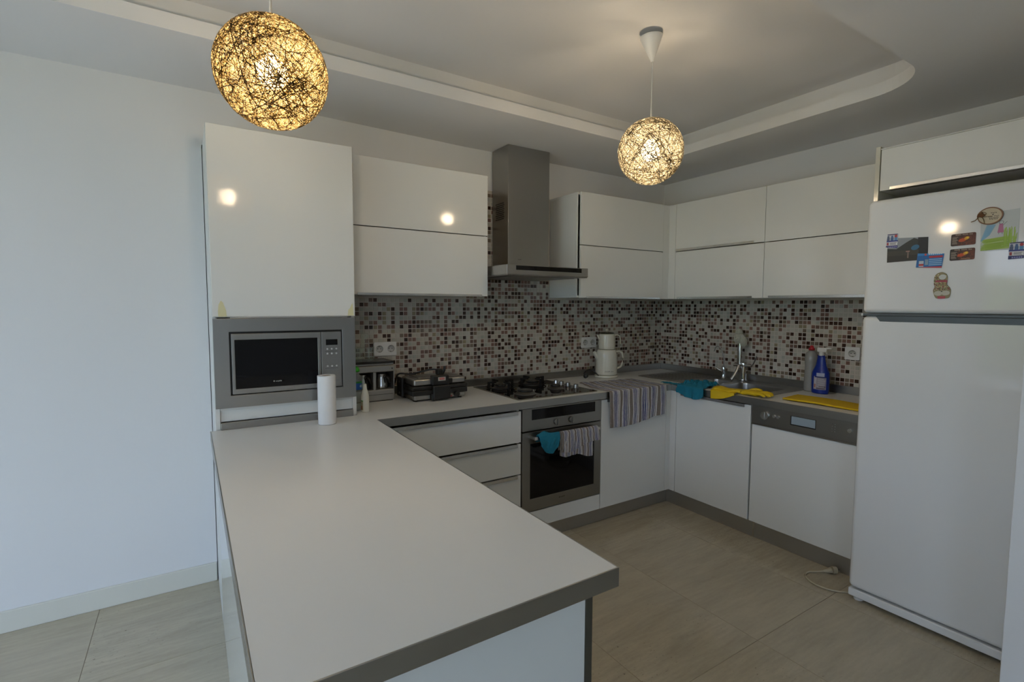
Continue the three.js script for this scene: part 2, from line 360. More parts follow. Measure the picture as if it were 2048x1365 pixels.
// ---------------------------------------------------------------- tall cabinet with the microwave niche
const ZD = 0.641, XD = -0.624, ZU = 0.3347, XU = -0.318, UB = 1.4563, US = 1.8123, UT = 2.1659, HD = 0.8165, HP = 0.107;
{
  const t = thing('tall_cabinet', 'tall white gloss cabinet around the built-in microwave', 'cabinet', [-3.057, 0, 0.25]);
  const x0 = -3.357, x1 = -2.758;
  part(t, 'body', [bx(x0, x0 + 0.016, 0, 2.1505, 0.003, 0.482), bx(x1 - 0.016, x1, 0, 2.1505, 0.003, 0.482), bx(x0 + 0.016, x1 - 0.016, 2.13, 2.1505, 0.003, 0.482), bx(x0 + 0.016, x1 - 0.016, 0.06, 2.13, 0.003, 0.012), bx(x0 + 0.016, x1 - 0.016, 1.345, 1.36, 0.012, 0.48), bx(x0 + 0.016, x1 - 0.016, 0.935, 0.95, 0.012, 0.48)], M.carcass);
  const d = part(t, 'door', bx(x0 + 0.0015, x1 - 0.0005, 1.3486, 2.1500, 0.4835, 0.5018, 0.002), M.lacquer);
  part(d, 'handle', bx(-3.29, -2.795, 1.3425, 1.3480, 0.486, 0.509, 0.001), M.alu, 'thin aluminium edge handle');
  const tapeM = std({ color: lin(0.70, 0.66, 0.40), roughness: 0.5 });
  for (const pts of [[[-3.333, 1.349], [-3.302, 1.349], [-3.303, 1.375], [-3.314, 1.41], [-3.322, 1.418], [-3.331, 1.40], [-3.334, 1.37]], [[-2.793, 1.35], [-2.765, 1.35], [-2.766, 1.372], [-2.769, 1.41], [-2.774, 1.405], [-2.782, 1.386], [-2.79, 1.378]]])
    part(d, 'glue_stain', plate(pts, 0.0006).translate(0, 0, 0.5018), tapeM, 'yellowed glue stain');
  part(t, 'lower_panel', bx(-3.339, -2.776, 0.893, 0.943, 0.482, 0.490, 0.001), M.lacquer);
  part(t, 'panel_frame', [bx(x0, -3.3395, 0.0005, 0.953, 0.4825, 0.4998), bx(-2.7755, x1, 0.862, 0.953, 0.4825, 0.4985), bx(-3.3395, -2.7755, 0.9435, 0.953, 0.4825, 0.4985)], M.carcass);

  const m = thing('microwave', 'built-in stainless steel microwave with black glass door', 'microwave', [-3.06, 0.955, 0.35]);
  part(m, 'body', bx(-3.32, -2.80, 0.955, 1.34, 0.05, 0.482), M.blackMatte);
  part(m, 'frame', plate(rect(-3.356, -2.762, 0.9545, 1.3415), 0.016, [rect(-3.297, -2.824, 1.008, 1.284).reverse()], 0.001).translate(0, 0, 0.4955), M.steel);
  part(m, 'surround', plate(rect(-3.300, -2.820, 1.005, 1.287), 0.006, [rect(-3.289, -2.828, 1.013, 1.274).reverse()]).translate(0, 0, 0.4905), M.black);
  const md = part(m, 'door', plate(rect(-3.289, -2.922, 1.0125, 1.2745), 0.018, [rect(-3.277, -2.936, 1.034, 1.249).reverse()], 0.0012).translate(0, 0, 0.494), M.steel);
  part(md, 'glass', bx(-3.279, -2.934, 1.032, 1.251, 0.4945, 0.5095, 0), M.blackGlass);
  part(md, 'lettering', new THREE.PlaneGeometry(0.048, 0.0096).translate(-3.106, 1.0585, 0.5099), logoMat('arçelik', '#b8b8b4', true));
  const cp = part(m, 'control_panel', bx(-2.919, -2.8285, 1.0125, 1.2745, 0.494, 0.511, 0.0012), M.steel);
  part(cp, 'display', bx(-2.899, -2.846, 1.212, 1.239, 0.5105, 0.5115, 0), M.blackGlass);
  const btn = std({ color: lin(0.7, 0.7, 0.68), roughness: 0.3, metalness: 0.4 });
  for (const y of [1.1935, 1.1715, 1.112]) for (const x of [-2.893, -2.873, -2.852]) part(cp, 'button', cyl(0.0042, 0.0038, 0.004, x, y, 0.5125, 16, 'z'), btn);
  for (const y of [1.1819, 1.1019]) part(cp, 'label_line', bx(-2.903, -2.845, y - 0.0004, y + 0.0004, 0.5108, 0.5113, 0), M.black);
  part(cp, 'release_key', bx(-2.914, -2.834, 1.018, 1.036, 0.5105, 0.5125, 0.001), M.steel);
}
function logoMat(text, color, star) {
  const tex = canvasTex(320, 64, (x, w, h) => {
    x.clearRect(0, 0, w, h); x.fillStyle = color; x.font = 'bold 52px sans-serif'; x.textBaseline = 'middle'; x.textAlign = 'left'; x.fillText(text, star ? 72 : 20, h / 2);
    if (star) { x.beginPath(); x.moveTo(30, 4); x.lineTo(40, 24); x.lineTo(58, 32); x.lineTo(40, 40); x.lineTo(30, 60); x.lineTo(20, 40); x.lineTo(2, 32); x.lineTo(20, 24); x.closePath(); x.fill(); }
  });
  return std({ map: tex, transparent: true, roughness: 0.4 });
}

// ---------------------------------------------------------------- worktop
{
  const t = thing('worktop', 'white laminate worktop with brushed steel edge, running from peninsula to refrigerator', 'worktop', [-2, 0.82, 0.5]);
  const out = [[-3.375, 0.5025], [-2.757, 0.5025], [-2.757, 0.010], [-0.010, 0.010], [-0.010, 1.824], [-0.637, 1.824], [-0.637, 0.6532], [-2.7065, 0.6532], [-2.7065, 2.2445], [-3.375, 2.2445]];
  const hole = rrect(-0.47, -0.13, 0.60, 1.225, 0.03).reverse();
  part(t, 'slab', prism(out, H - 0.040, H, [hole], 0.0006), M.worktop);
  const e = 0.0035, y0 = H - 0.041, y1 = H + 0.0004;
  for (const b of [bx(-2.7035, -0.637, y0, y1, 0.6533, 0.6533 + e), bx(-0.6372 - e, -0.6372, y0, y1, 0.6568, 1.824), bx(-2.7063, -2.7063 + e, y0, y1, 0.6569, 2.2448), bx(-3.3785, -2.7028, y0, y1, 2.2447, 2.2447 + e), bx(-3.3787, -3.3752, y0, y1, 0.5026, 2.2446)])
    part(t, 'edge_strip', b, M.steel, 'brushed steel edge strip');
  for (const b of [bx(-2.757, -0.012, H + 0.0002, 0.911, 0.0095, 0.021, 0.003), bx(-0.021, -0.0095, H + 0.0002, 0.911, 0.0213, 1.824, 0.003), bx(-3.3385, -2.7765, H + 0.0002, 0.892, 0.5027, 0.512, 0.002)])
    part(t, 'upstand', b, M.steel, 'low brushed steel upstand');
}

// ---------------------------------------------------------------- base cabinets
function frontZ(parent, name, x0, x1, y0, y1, h) {      // a front facing +z on the back run
  const d = part(parent, name, bx(x0, x1, y0, y1, ZD - 0.018, ZD, 0.0015), M.lacquer);
  if (h) part(d, 'handle', [bx(h[0], h[1], y1 - 0.0005, y1 + 0.0018, ZD - 0.016, ZD + 0.009, 0.0006), bx(h[0], h[1], y1 - 0.016, y1 + 0.0015, ZD + 0.0065, ZD + 0.0088, 0.0006)], M.alu, 'aluminium edge handle');
  return d;
}
function frontX(parent, name, z0, z1, y0, y1, h) {      // a front facing -x on the right run
  const d = part(parent, name, bx(XD, XD + 0.018, y0, y1, z0, z1, 0.0015), M.lacquer);
  if (h) part(d, 'handle', [bx(XD - 0.009, XD + 0.016, y1 - 0.0005, y1 + 0.0018, h[0], h[1], 0.0006), bx(XD - 0.0088, XD - 0.0065, y1 - 0.016, y1 + 0.0015, h[0], h[1], 0.0006)], M.alu, 'aluminium edge handle');
  return d;
}
{
  const d = thing('drawer_cabinet', 'white base cabinet with three drawers beside the oven', 'cabinet', [-2.28, 0, 0.32]);
  part(d, 'body', [bx(-2.70, -2.684, HP, 0.8185, 0.03, 0.618), bx(-1.894, -1.8785, HP, 0.8185, 0.03, 0.618), bx(-2.684, -1.894, HP, HP + 0.016, 0.03, 0.618), bx(-2.684, -1.894, HP + 0.016, 0.8185, 0.03, 0.04)], M.carcass);
  for (const [a, b] of [[0.628, 0.806], [0.4445, 0.6195], [HP + 0.002, 0.4385]]) frontZ(d, 'drawer', -2.698, -1.879, a, b, [-2.66, -1.905]);

  const o = thing('oven_cabinet', 'white base cabinet housing the oven under the hob', 'cabinet', [-1.574, 0, 0.32]);
  part(o, 'body', [bx(-1.8775, -1.8735, HP, 0.8185, 0.03, 0.60), bx(-1.2755, -1.2715, HP, 0.8185, 0.03, 0.60), bx(-1.8735, -1.2755, HP, HP + 0.016, 0.03, 0.60), bx(-1.8735, -1.2755, 0.198, 0.206, 0.03, 0.60)], M.carcass);
  part(o, 'front_panel', bx(-1.8735, -1.2755, HP + 0.002, 0.205, ZD - 0.018, ZD, 0.0015), M.lacquer);

  const c = thing('corner_base_cabinet', 'white corner base cabinet door beside the oven with a towel hanging over it', 'cabinet', [-0.95, 0, 0.32]);
  part(c, 'body', [bx(-1.2705, -1.2545, HP, 0.8185, 0.03, 0.618), bx(-1.2545, -0.03, HP, HP + 0.016, 0.03, 0.618), bx(-1.2545, -0.03, HP + 0.016, 0.8185, 0.03, 0.04)], M.carcass);
  frontZ(c, 'door', -1.2705, -0.668, HP + 0.002, 0.810, [-1.23, -0.70]);
  part(c, 'corner_filler', [bx(-0.6655, XD, HP + 0.002, 0.8185, ZD - 0.018, ZD, 0.001), bx(XD, XD + 0.018, HP + 0.002, 0.8185, ZD - 0.018, 0.689, 0.001)], M.lacquer);

  const s = thing('sink_cabinet', 'white base cabinet door under the sink, teal cloth hanging over it', 'cabinet', [-0.32, 0, 0.97]);
  part(s, 'body', [bx(-0.603, -0.03, HP, 0.8185, 0.6925, 0.7065), bx(-0.603, -0.03, HP, 0.8185, 1.221, 1.235), bx(-0.603, -0.03, HP, HP + 0.016, 0.7065, 1.221), bx(-0.04, -0.03, HP + 0.016, 0.8185, 0.7065, 1.221)], M.carcass);
  frontX(s, 'door', 0.6925, 1.2375, HP + 0.002, 0.8105, [0.73, 1.20]);

  const w = thing('dishwasher', 'white-fronted dishwasher with a dark steel control panel', 'dishwasher', [-0.32, 0, 1.53]);
  part(w, 'body', bx(-0.60, -0.03, HP, 0.815, 1.249, 1.822), M.blackMatte);
  part(w, 'door', bx(XD, XD + 0.020, HP + 0.002, 0.7005, 1.2485, 1.8235, 0.0015), M.lacquer);
  const p = part(w, 'control_panel', [bx(XD - 0.004, XD + 0.022, 0.7095, 0.8175, 1.2485, 1.8235, 0.002), bx(XD - 0.008, XD + 0.022, 0.7025, 0.7095, 1.2485, 1.8235, 0.001)], M.steelDark);
  const fx = XD - 0.004;
  part(p, 'program_knob', [cyl(0.0235, 0.0225, 0.010, fx - 0.005, 0.767, 1.329, 32, 'x'), bx(fx - 0.0125, fx - 0.009, 0.749, 0.785, 1.3265, 1.3315)], M.alu);
  for (const z of [1.384, 1.407]) part(p, 'button', cyl(0.0085, 0.008, 0.007, fx - 0.0035, 0.7715, z, 20, 'x'), M.alu);
  part(p, 'power_button', cyl(0.010, 0.0095, 0.009, fx - 0.0045, 0.7725, 1.779, 20, 'x'), M.alu);
  part(p, 'display_recess', bx(fx - 0.0008, fx + 0.002, 0.742, 0.7945, 1.477, 1.613, 0), M.black);
  part(p, 'display', bx(fx - 0.0022, fx - 0.0006, 0.7485, 0.7925, 1.483, 1.610, 0), std({ color: lin(0.30, 0.37, 0.42), roughness: 0.25 }), 'pale grey display window');
  for (const y of [0.752, 0.765, 0.778, 0.790]) for (const z of [1.694, 1.708]) part(p, 'indicator', cyl(0.0022, 0.0022, 0.0016, fx - 0.0006, y, z, 10, 'x'), M.alu);

  for (const [n, l, b] of [['plinth', 'brushed grey plinth under the drawers and oven', bx(-2.70, -0.5875, 0.0005, HP - 0.001, 0.575, 0.59)]]) single(n, b, M.plinth, l, 'plinth');
  const pr = thing('plinth', 'brushed grey plinth under the sink cabinet and dishwasher', 'plinth', [-0.58, 0, 1.2]);
  part(pr, 'board', bx(-0.587, -0.572, 0.0005, HP - 0.001, 0.5745, 1.258), M.plinth);
  part(pr, 'board', bx(-0.587, -0.572, 0.0005, HP - 0.001, 1.2605, 1.822), M.plinth);
  part(pr, 'joint_cover', bx(-0.5885, -0.5872, 0.0005, HP - 0.001, 1.253, 1.266, 0.0004), M.alu);
}
{ // peninsula
  const p = thing('peninsula_cabinet', 'white peninsula base cabinet under the near end of the worktop', 'cabinet', [-3.04, 0, 1.4]);
  part(p, 'body', bx(-3.325, -2.775, 0.10, 0.8185, 0.70, 2.195), M.carcass);
  part(p, 'side_panel', bx(-3.357, -3.329, 0.0005, 0.8185, 0.5005, 2.197, 0.001), M.lacquer);
  part(p, 'end_panel', bx(-3.357, -2.766, 0.0005, 0.8185, 2.1975, 2.216, 0.001), M.lacquer);
  part(p, 'edge_profile', bx(-2.7655, -2.746, 0.0005, 0.8185, 2.190, 2.2165, 0.001), std({ color: lin(0.13, 0.13, 0.115), roughness: 0.35, metalness: 0.8 }), 'dark grey corner profile');
  for (const [a, b] of [[0.70, 1.19], [1.194, 1.69], [1.694, 2.186]]) part(p, 'door', bx(-2.773, -2.755, HP + 0.002, 0.81, a, b, 0.0015), M.lacquer);
  part(p, 'plinth_board', bx(-2.80, -2.785, 0.0005, 0.099, 0.64, 2.19), M.steelDark);
}

// ---------------------------------------------------------------- wall cabinets
function shell(x0, x1, y0, y1, z0, z1, open, t = 0.016, side = t) {   // an open-fronted carcass; open is 'z' (front at z1) or 'x' (front at x0)
  const g = [bx(x0, x1, y0, y0 + t, z0, z1), bx(x0, x1, y1 - t, y1, z0, z1)];
  if (open === 'z') g.push(bx(x0, x0 + side, y0 + t, y1 - t, z0, z1), bx(x1 - t, x1, y0 + t, y1 - t, z0, z1), bx(x0 + side, x1 - t, y0 + t, y1 - t, z0, z0 + 0.006));
  else g.push(bx(x0, x1, y0 + t, y1 - t, z0, z0 + t), bx(x0, x1, y0 + t, y1 - t, z1 - t, z1), bx(x1 - 0.006, x1, y0 + t, y1 - t, z0 + t, z1 - t));
  return g;
}
function doorZ(t, x0, x1, y0, y1, h) {
  const d = part(t, 'door', bx(x0, x1, y0, y1, ZU - 0.018, ZU, 0.0015), M.lacquer);
  if (h) part(d, 'handle', [bx(h[0], h[1], y0 - 0.0022, y0 + 0.0005, ZU - 0.016, ZU + 0.010, 0.0006), bx(h[0], h[1], y0 - 0.002, y0 + 0.010, ZU + 0.0072, ZU + 0.0098, 0.0006)], M.alu, 'aluminium edge handle');
}
function doorX(t, z0, z1, y0, y1, h) {
  const d = part(t, 'door', bx(XU, XU + 0.018, y0, y1, z0, z1, 0.0015), M.lacquer);
  if (h) part(d, 'handle', [bx(XU - 0.010, XU + 0.016, y0 - 0.0022, y0 + 0.0005, h[0], h[1], 0.0006), bx(XU - 0.0098, XU - 0.0072, y0 - 0.002, y0 + 0.014, h[0], h[1], 0.0006)], M.alu, 'aluminium edge handle');
}
{
  const a = thing('wall_cabinet', 'white gloss wall cabinet between the tall cabinet and the hood', 'cabinet', [-2.34, UB, 0.17], 'white wall cabinets with two lift doors');
  part(a, 'body', shell(-2.756, -1.921, UB + 0.003, UT - 0.001, 0.009, ZU - 0.0205, 'z'), M.carcass);
  doorZ(a, -2.755, -1.9205, US + 0.0025, UT, null); doorZ(a, -2.755, -1.9205, UB, US - 0.0025, [-2.70, -1.965]);

  const b = thing('wall_cabinet', 'white gloss wall cabinet between the hood and the corner', 'cabinet', [-0.79, UB, 0.17], 'white wall cabinets with two lift doors');
  part(b, 'body', shell(-1.2145, -0.009, UB + 0.001, UT - 0.001, 0.009, ZU - 0.0205, 'z', 0.016, 0.007), M.lacquer);
  doorZ(b, -1.195, -0.385, US + 0.0025, UT, null); doorZ(b, -1.195, -0.385, UB, US - 0.0025, [-1.15, -0.42]);
  part(b, 'corner_filler', [bx(-0.383, XU, UB, UT, ZU - 0.02, ZU - 0.002, 0.001), bx(XU, XU + 0.018, UB, UT, ZU - 0.02, 0.3945, 0.001)], M.lacquer);

  const c = thing('wall_cabinet', 'white gloss wall cabinet above the sink, next to the corner', 'cabinet', [-0.16, UB, 0.75], 'white wall cabinets with two lift doors');
  part(c, 'body', shell(XU + 0.0205, -0.009, UB + 0.003, UT - 0.001, 0.397, 1.0965, 'x'), M.carcass);
  doorX(c, 0.397, 1.0975, US + 0.0035, UT, [0.40, 1.03]); doorX(c, 0.397, 1.0975, UB, US - 0.0025, [0.425, 1.03]);

  const d = thing('wall_cabinet', 'white gloss wall cabinet above the dishwasher, next to the refrigerator', 'cabinet', [-0.16, UB, 1.46], 'white wall cabinets with two lift doors');
  part(d, 'body', shell(XU + 0.0205, -0.009, UB + 0.003, UT - 0.001, 1.1005, 1.825, 'x'), M.carcass);
  doorX(d, 1.1005, 1.8255, US + 0.0025, UT, null); doorX(d, 1.1005, 1.8255, UB, US - 0.0025, [1.14, 1.80]);

  const f = thing('fridge_top_cabinet', 'white lift-door cabinet above the refrigerator with its tall cream side panel', 'cabinet', [-0.31, 0, 2.15]);
  part(f, 'side_panel', bx(-0.6255, -0.010, 0.0005, 2.1655, 1.8275, 1.8465, 0.001), M.cream, 'cream side panel');
  part(f, 'body', bx(-0.60, -0.010, 1.957, 2.148, 1.848, 2.484), M.carcass);
  part(f, 'top_board', bx(-0.6255, -0.010, 2.1495, 2.1545, 1.8485, 2.484, 0.0005), M.carcass);
  const fd = part(f, 'door', bx(-0.6255, -0.6075, 1.9555, 2.1485, 1.8515, 2.484, 0.0015), M.lacquer);
  part(fd, 'handle', [bx(-0.634, -0.608, 1.9522, 1.9552, 1.895, 2.47, 0.0006), bx(-0.634, -0.6315, 1.9522, 1.968, 1.895, 2.47, 0.0006)], M.alu, 'aluminium edge handle');
}

// ---------------------------------------------------------------- extractor hood
{
  const h = thing('extractor_hood', 'stainless steel chimney hood over the gas hob', 'extractor hood', [-1.6, 1.5775, 0.26]);
  const x0 = -1.9034, x1 = -1.2982, z1 = 0.526;
  part(h, 'canopy', [bx(x0, x1, 1.5815, 1.6372, 0.0095, z1, 0.002), bx(x0 + 0.004, x1 - 0.004, 1.5775, 1.5815, 0.0095, z1 - 0.004, 0.001)], M.steel);
  part(h, 'filter', bx(x0 + 0.06, x1 - 0.06, 1.573, 1.577, 0.05, z1 - 0.06, 0.001), M.steelDark);
  part(h, 'glass_strip', bx(-1.842, -1.352, 1.6075, 1.633, z1 - 0.001, z1 + 0.002, 0.0006), M.blackGlass, 'black glass control strip');
  const c = part(h, 'chimney', bx(-1.698, -1.372, 1.6374, CEIL - 0.002, 0.0095, 0.2084, 0.0015), M.steel);
  part(c, 'lettering', new THREE.PlaneGeometry(0.05, 0.010).translate(-1.60, 1.7015, 0.2089), logoMat('arçelik', '#2a2a28', false));
  const holes = [];
  for (let i = 0; i < 9; i++) for (let j = 0; j < 9; j++) holes.push(cyl(0.0042, 0.0042, 0.0012, -1.6984, 1.965 + j * 0.0125, 0.058 + i * 0.0115 + (j % 2) * 0.0057, 8, 'x'));
  part(c, 'vent_holes', holes, M.blackMatte, 'dark punched vent', 'stuff');
}

// ---------------------------------------------------------------- gas hob
{
  const h = thing('gas_hob', 'black glass gas hob with four burners set in the worktop', 'hob', [-1.57, H, 0.33]);
  const x0 = -1.872, x1 = -1.270, z0 = 0.055, z1 = 0.604;
  part(h, 'rim', prism(rrect(x0, x1, z0, z1, 0.008), H + 0.0002, H + 0.005, [rrect(x0 + 0.006, x1 - 0.006, z0 + 0.006, z1 - 0.006, 0.006).reverse()]), std({ color: lin(0.30, 0.28, 0.22), metalness: 1, roughness: 0.3 }), 'bronze-tinted steel rim');
  part(h, 'glass', prism(rrect(x0 + 0.0062, x1 - 0.0062, z0 + 0.0062, z1 - 0.0062, 0.006), H + 0.0003, H + 0.0055, [], 0.0005), M.blackGlass);
  const yb = H + 0.0055;
  for (const [x, z, r, grate] of [[-1.755, 0.215, 0.038, 1], [-1.485, 0.185, 0.047, 1], [-1.735, 0.470, 0.047, 0], [-1.455, 0.405, 0.032, 0]]) {
    const b = part(h, 'burner', lathe([[0, 0], [r + 0.022, 0], [r + 0.020, 0.005], [r + 0.006, 0.008], [r + 0.004, 0.018], [0, 0.018]], 40, x, yb, z), M.steelDark);
    part(b, 'burner_cap', lathe([[0, 0.0182], [r, 0.0182], [r, 0.024], [r - 0.004, 0.0275], [r * 0.5, 0.029], [0, 0.029]], 40, x, yb, z), std({ color: lin(0.03, 0.03, 0.032), roughness: 0.25, metalness: 0.5 }));
    part(b, 'igniter', cyl(0.002, 0.002, 0.016, x + r + 0.012, yb + 0.014, z, 8), M.plasticWhite);
    if (grate) {
      const R = 0.098, g = [];
      for (let k = 0; k < 4; k++) {
        const q = k * Math.PI / 2 + 0.05, arm = join(bx(R * 0.36, R, 0.038, 0.050, -0.0055, 0.0055), bx(R - 0.016, R, 0, 0.050, -0.006, 0.006));
        g.push(arm.rotateY(q).translate(x, yb + 0.0002, z));
      }
      g.push(new THREE.TorusGeometry(R - 0.006, 0.0035, 6, 48).rotateX(Math.PI / 2).translate(x, yb + 0.012, z));
      part(h, 'pan_support', g, M.iron, 'black cast-iron pan support');
    }
  }
  for (const [i, z] of [0.245, 0.305, 0.374, 0.456].entries()) {
    const k = part(h, 'control_knob', lathe([[0, 0], [0.018, 0], [0.019, 0.003], [0.0165, 0.006], [0.015, 0.024], [0.0135, 0.026], [0, 0.026]], 28, -1.327, yb, z), i ? M.steelDark : M.alu);
    part(k, 'pointer', bx(-1.3285, -1.3255, yb + 0.0255, yb + 0.0268, z - 0.012, z + 0.002, 0), M.black);
  }
}

// ---------------------------------------------------------------- oven
{
  const o = thing('oven', 'built-in stainless steel oven with black glass door under the hob', 'oven', [-1.574, 0.21, 0.35]);
  const x0 = -1.8725, x1 = -1.2765, zf = ZD + 0.004;
  part(o, 'body', bx(x0 + 0.02, x1 - 0.02, 0.215, 0.805, 0.10, ZD - 0.022), M.blackMatte);
  const p = part(o, 'control_panel', bx(x0, x1, 0.6855, 0.8145, ZD - 0.02, zf, 0.0015), M.steelDark);
  part(p, 'display', bx(-1.808, -1.329, 0.747, 0.8075, zf - 0.001, zf + 0.0012, 0.0005), M.blackGlass, 'black glass clock strip');
  for (const x of [-1.632, -1.520]) {
    const k = part(p, 'knob', lathe([[0, 0], [0.019, 0], [0.0185, 0.010], [0.016, 0.0125], [0, 0.0125]], 28).rotateX(Math.PI / 2).translate(x, 0.719, zf + 0.0003), M.steelDark);
    part(k, 'grip', bx(x - 0.003, x + 0.003, 0.701, 0.737, zf + 0.0125, zf + 0.022, 0.001), M.steelDark);
  }
  const d = part(o, 'door', plate(rect(x0, x1, 0.212, 0.678), 0.022, [rect(-1.817, -1.331, 0.285, 0.610).reverse()], 0.0015).translate(0, 0, ZD - 0.018), M.steelDark);
  part(d, 'glass', bx(-1.819, -1.329, 0.283, 0.612, ZD - 0.006, zf - 0.001, 0), M.blackGlass);
  part(o, 'rack', bx(-1.80, -1.35, 0.43, 0.434, 0.25, 0.59, 0), M.steelDark);
  part(d, 'handle', [bx(-1.822, -1.327, 0.640, 0.660, 0.683, 0.695, 0.003), bx(-1.822, -1.806, 0.642, 0.658, zf, 0.6835, 0.001), bx(-1.343, -1.327, 0.642, 0.658, zf, 0.6835, 0.001)], M.alu);
  part(d, 'lettering', new THREE.PlaneGeometry(0.062, 0.0124).translate(-1.577, 0.2555, zf + 0.0006), logoMat('arçelik', '#191917', true));
}

// ---------------------------------------------------------------- refrigerator
{
  const f = thing('refrigerator', 'tall white two-door refrigerator covered with magnets and cards', 'refrigerator', [-0.44, 0, 2.18]);
  const z0 = 1.879, z1 = 2.479, xf = -0.8086, xb = -0.745;
  part(f, 'body', bx(xb, -0.06, 0.05, 1.872, z0 + 0.003, z1 - 0.003, 0.006), M.fridge);
  part(f, 'freezer_door', bx(xf, xb - 0.004, 1.3725, 1.8815, z0, z1, 0.022), M.fridge);
  part(f, 'door_strip', bx(xf - 0.0005, xb - 0.004, 1.3605, 1.3722, z0 + 0.006, z1, 0.002), M.fridgeTrim, 'dark grey strip between the doors');
  part(f, 'strip_end', bx(xf - 0.0008, xb - 0.004, 1.3607, 1.3720, z0 - 0.001, z0 + 0.0058, 0.001), M.fridge);
  const d = part(f, 'fridge_door', bx(xf, xb - 0.004, 0.0615, 1.3602, z0, z1, 0.022), M.fridge);
  part(d, 'handle_recess', plate([[1.936, 1.3602], [1.954, 1.336], [z1 - 0.004, 1.334], [z1 - 0.004, 1.3602]], 0.012, [], 0.001).rotateY(-Math.PI / 2).translate(xf + 0.010, 0, 0), M.fridgeTrim, 'long dark grey handle');
  part(f, 'base_grille', bx(xf + 0.002, xb, 0.018, 0.0555, z0 + 0.001, z1, 0.006), M.fridge);
  for (const z of [z0 + 0.035, z1 - 0.04]) part(f, 'foot', cyl(0.02, 0.018, 0.0175, xf + 0.035, 0.009, z, 20), M.plasticWhite);
  for (const z of [z0 + 0.035, z1 - 0.04]) part(f, 'foot', cyl(0.02, 0.018, 0.049, -0.12, 0.0248, z, 20), M.blackMatte);
}

// ---------------------------------------------------------------- sink and taps
{
  const s = thing('sink', 'stainless steel sink with two bowls and a drainer set in the worktop', 'sink', [-0.27, H, 0.75]);
  const y = H + 0.0004, big = rrect(-0.445, -0.155, 0.875, 1.205, 0.05), small = rrect(-0.40, -0.165, 0.655, 0.825, 0.045);
  part(s, 'rim', prism(rrect(-0.527, -0.030, 0.232, 1.272, 0.02), y, y + 0.004, [big.slice().reverse(), small.slice().reverse()], 0.001), M.sink);
  const bowl = (o, depth) => {             // walls that lean in, a rounded turn and a floor
    const cx = o.reduce((a, p) => a + p[0], 0) / o.length, cz = o.reduce((a, p) => a + p[1], 0) / o.length, n = o.length;
    const rings = [[1, 0.0035], [0.985, -0.006], [0.95, -depth + 0.03], [0.90, -depth + 0.008], [0.80, -depth], [0.10, -depth - 0.003]];
    const pos = [], idx = [];
    for (const [k, dy] of rings) for (const [x, z] of o) pos.push(cx + (x - cx) * k, y + dy, cz + (z - cz) * k);
    for (let r = 0; r < rings.length - 1; r++) for (let i = 0; i < n; i++) { const a = r * n + i, b = r * n + (i + 1) % n; idx.push(a, a + n, b, b, a + n, b + n); }
    const c = pos.length / 3; pos.push(cx, y - depth - 0.003, cz); for (let i = 0; i < n; i++) idx.push((rings.length - 1) * n + i, c, (rings.length - 1) * n + (i + 1) % n);
    const g = new THREE.BufferGeometry(); g.setAttribute('position', new THREE.Float32BufferAttribute(pos, 3)); g.setIndex(idx); g.computeVertexNormals(); return [g, cx, cz];
  };
  for (const [o, dep] of [[big, 0.15], [small, 0.10]]) {
    const [g, cx, cz] = bowl(o, dep), b = part(s, 'bowl', g, M.sink);
    part(b, 'drain', lathe([[0, 0.002], [0.02, 0.001], [0.032, 0.003], [0.036, 0]], 24, cx, y - dep - 0.002, cz), M.chrome);
  }
  const ridges = []; for (let i = 0; i < 9; i++) ridges.push(bx(-0.46 + i * 0.045, -0.445 + i * 0.045, y + 0.0038, y + 0.0068, 0.29, 0.60, 0.0014));
  part(s, 'drainer_ridges', ridges, M.sink, 'raised drainer ridges');
}
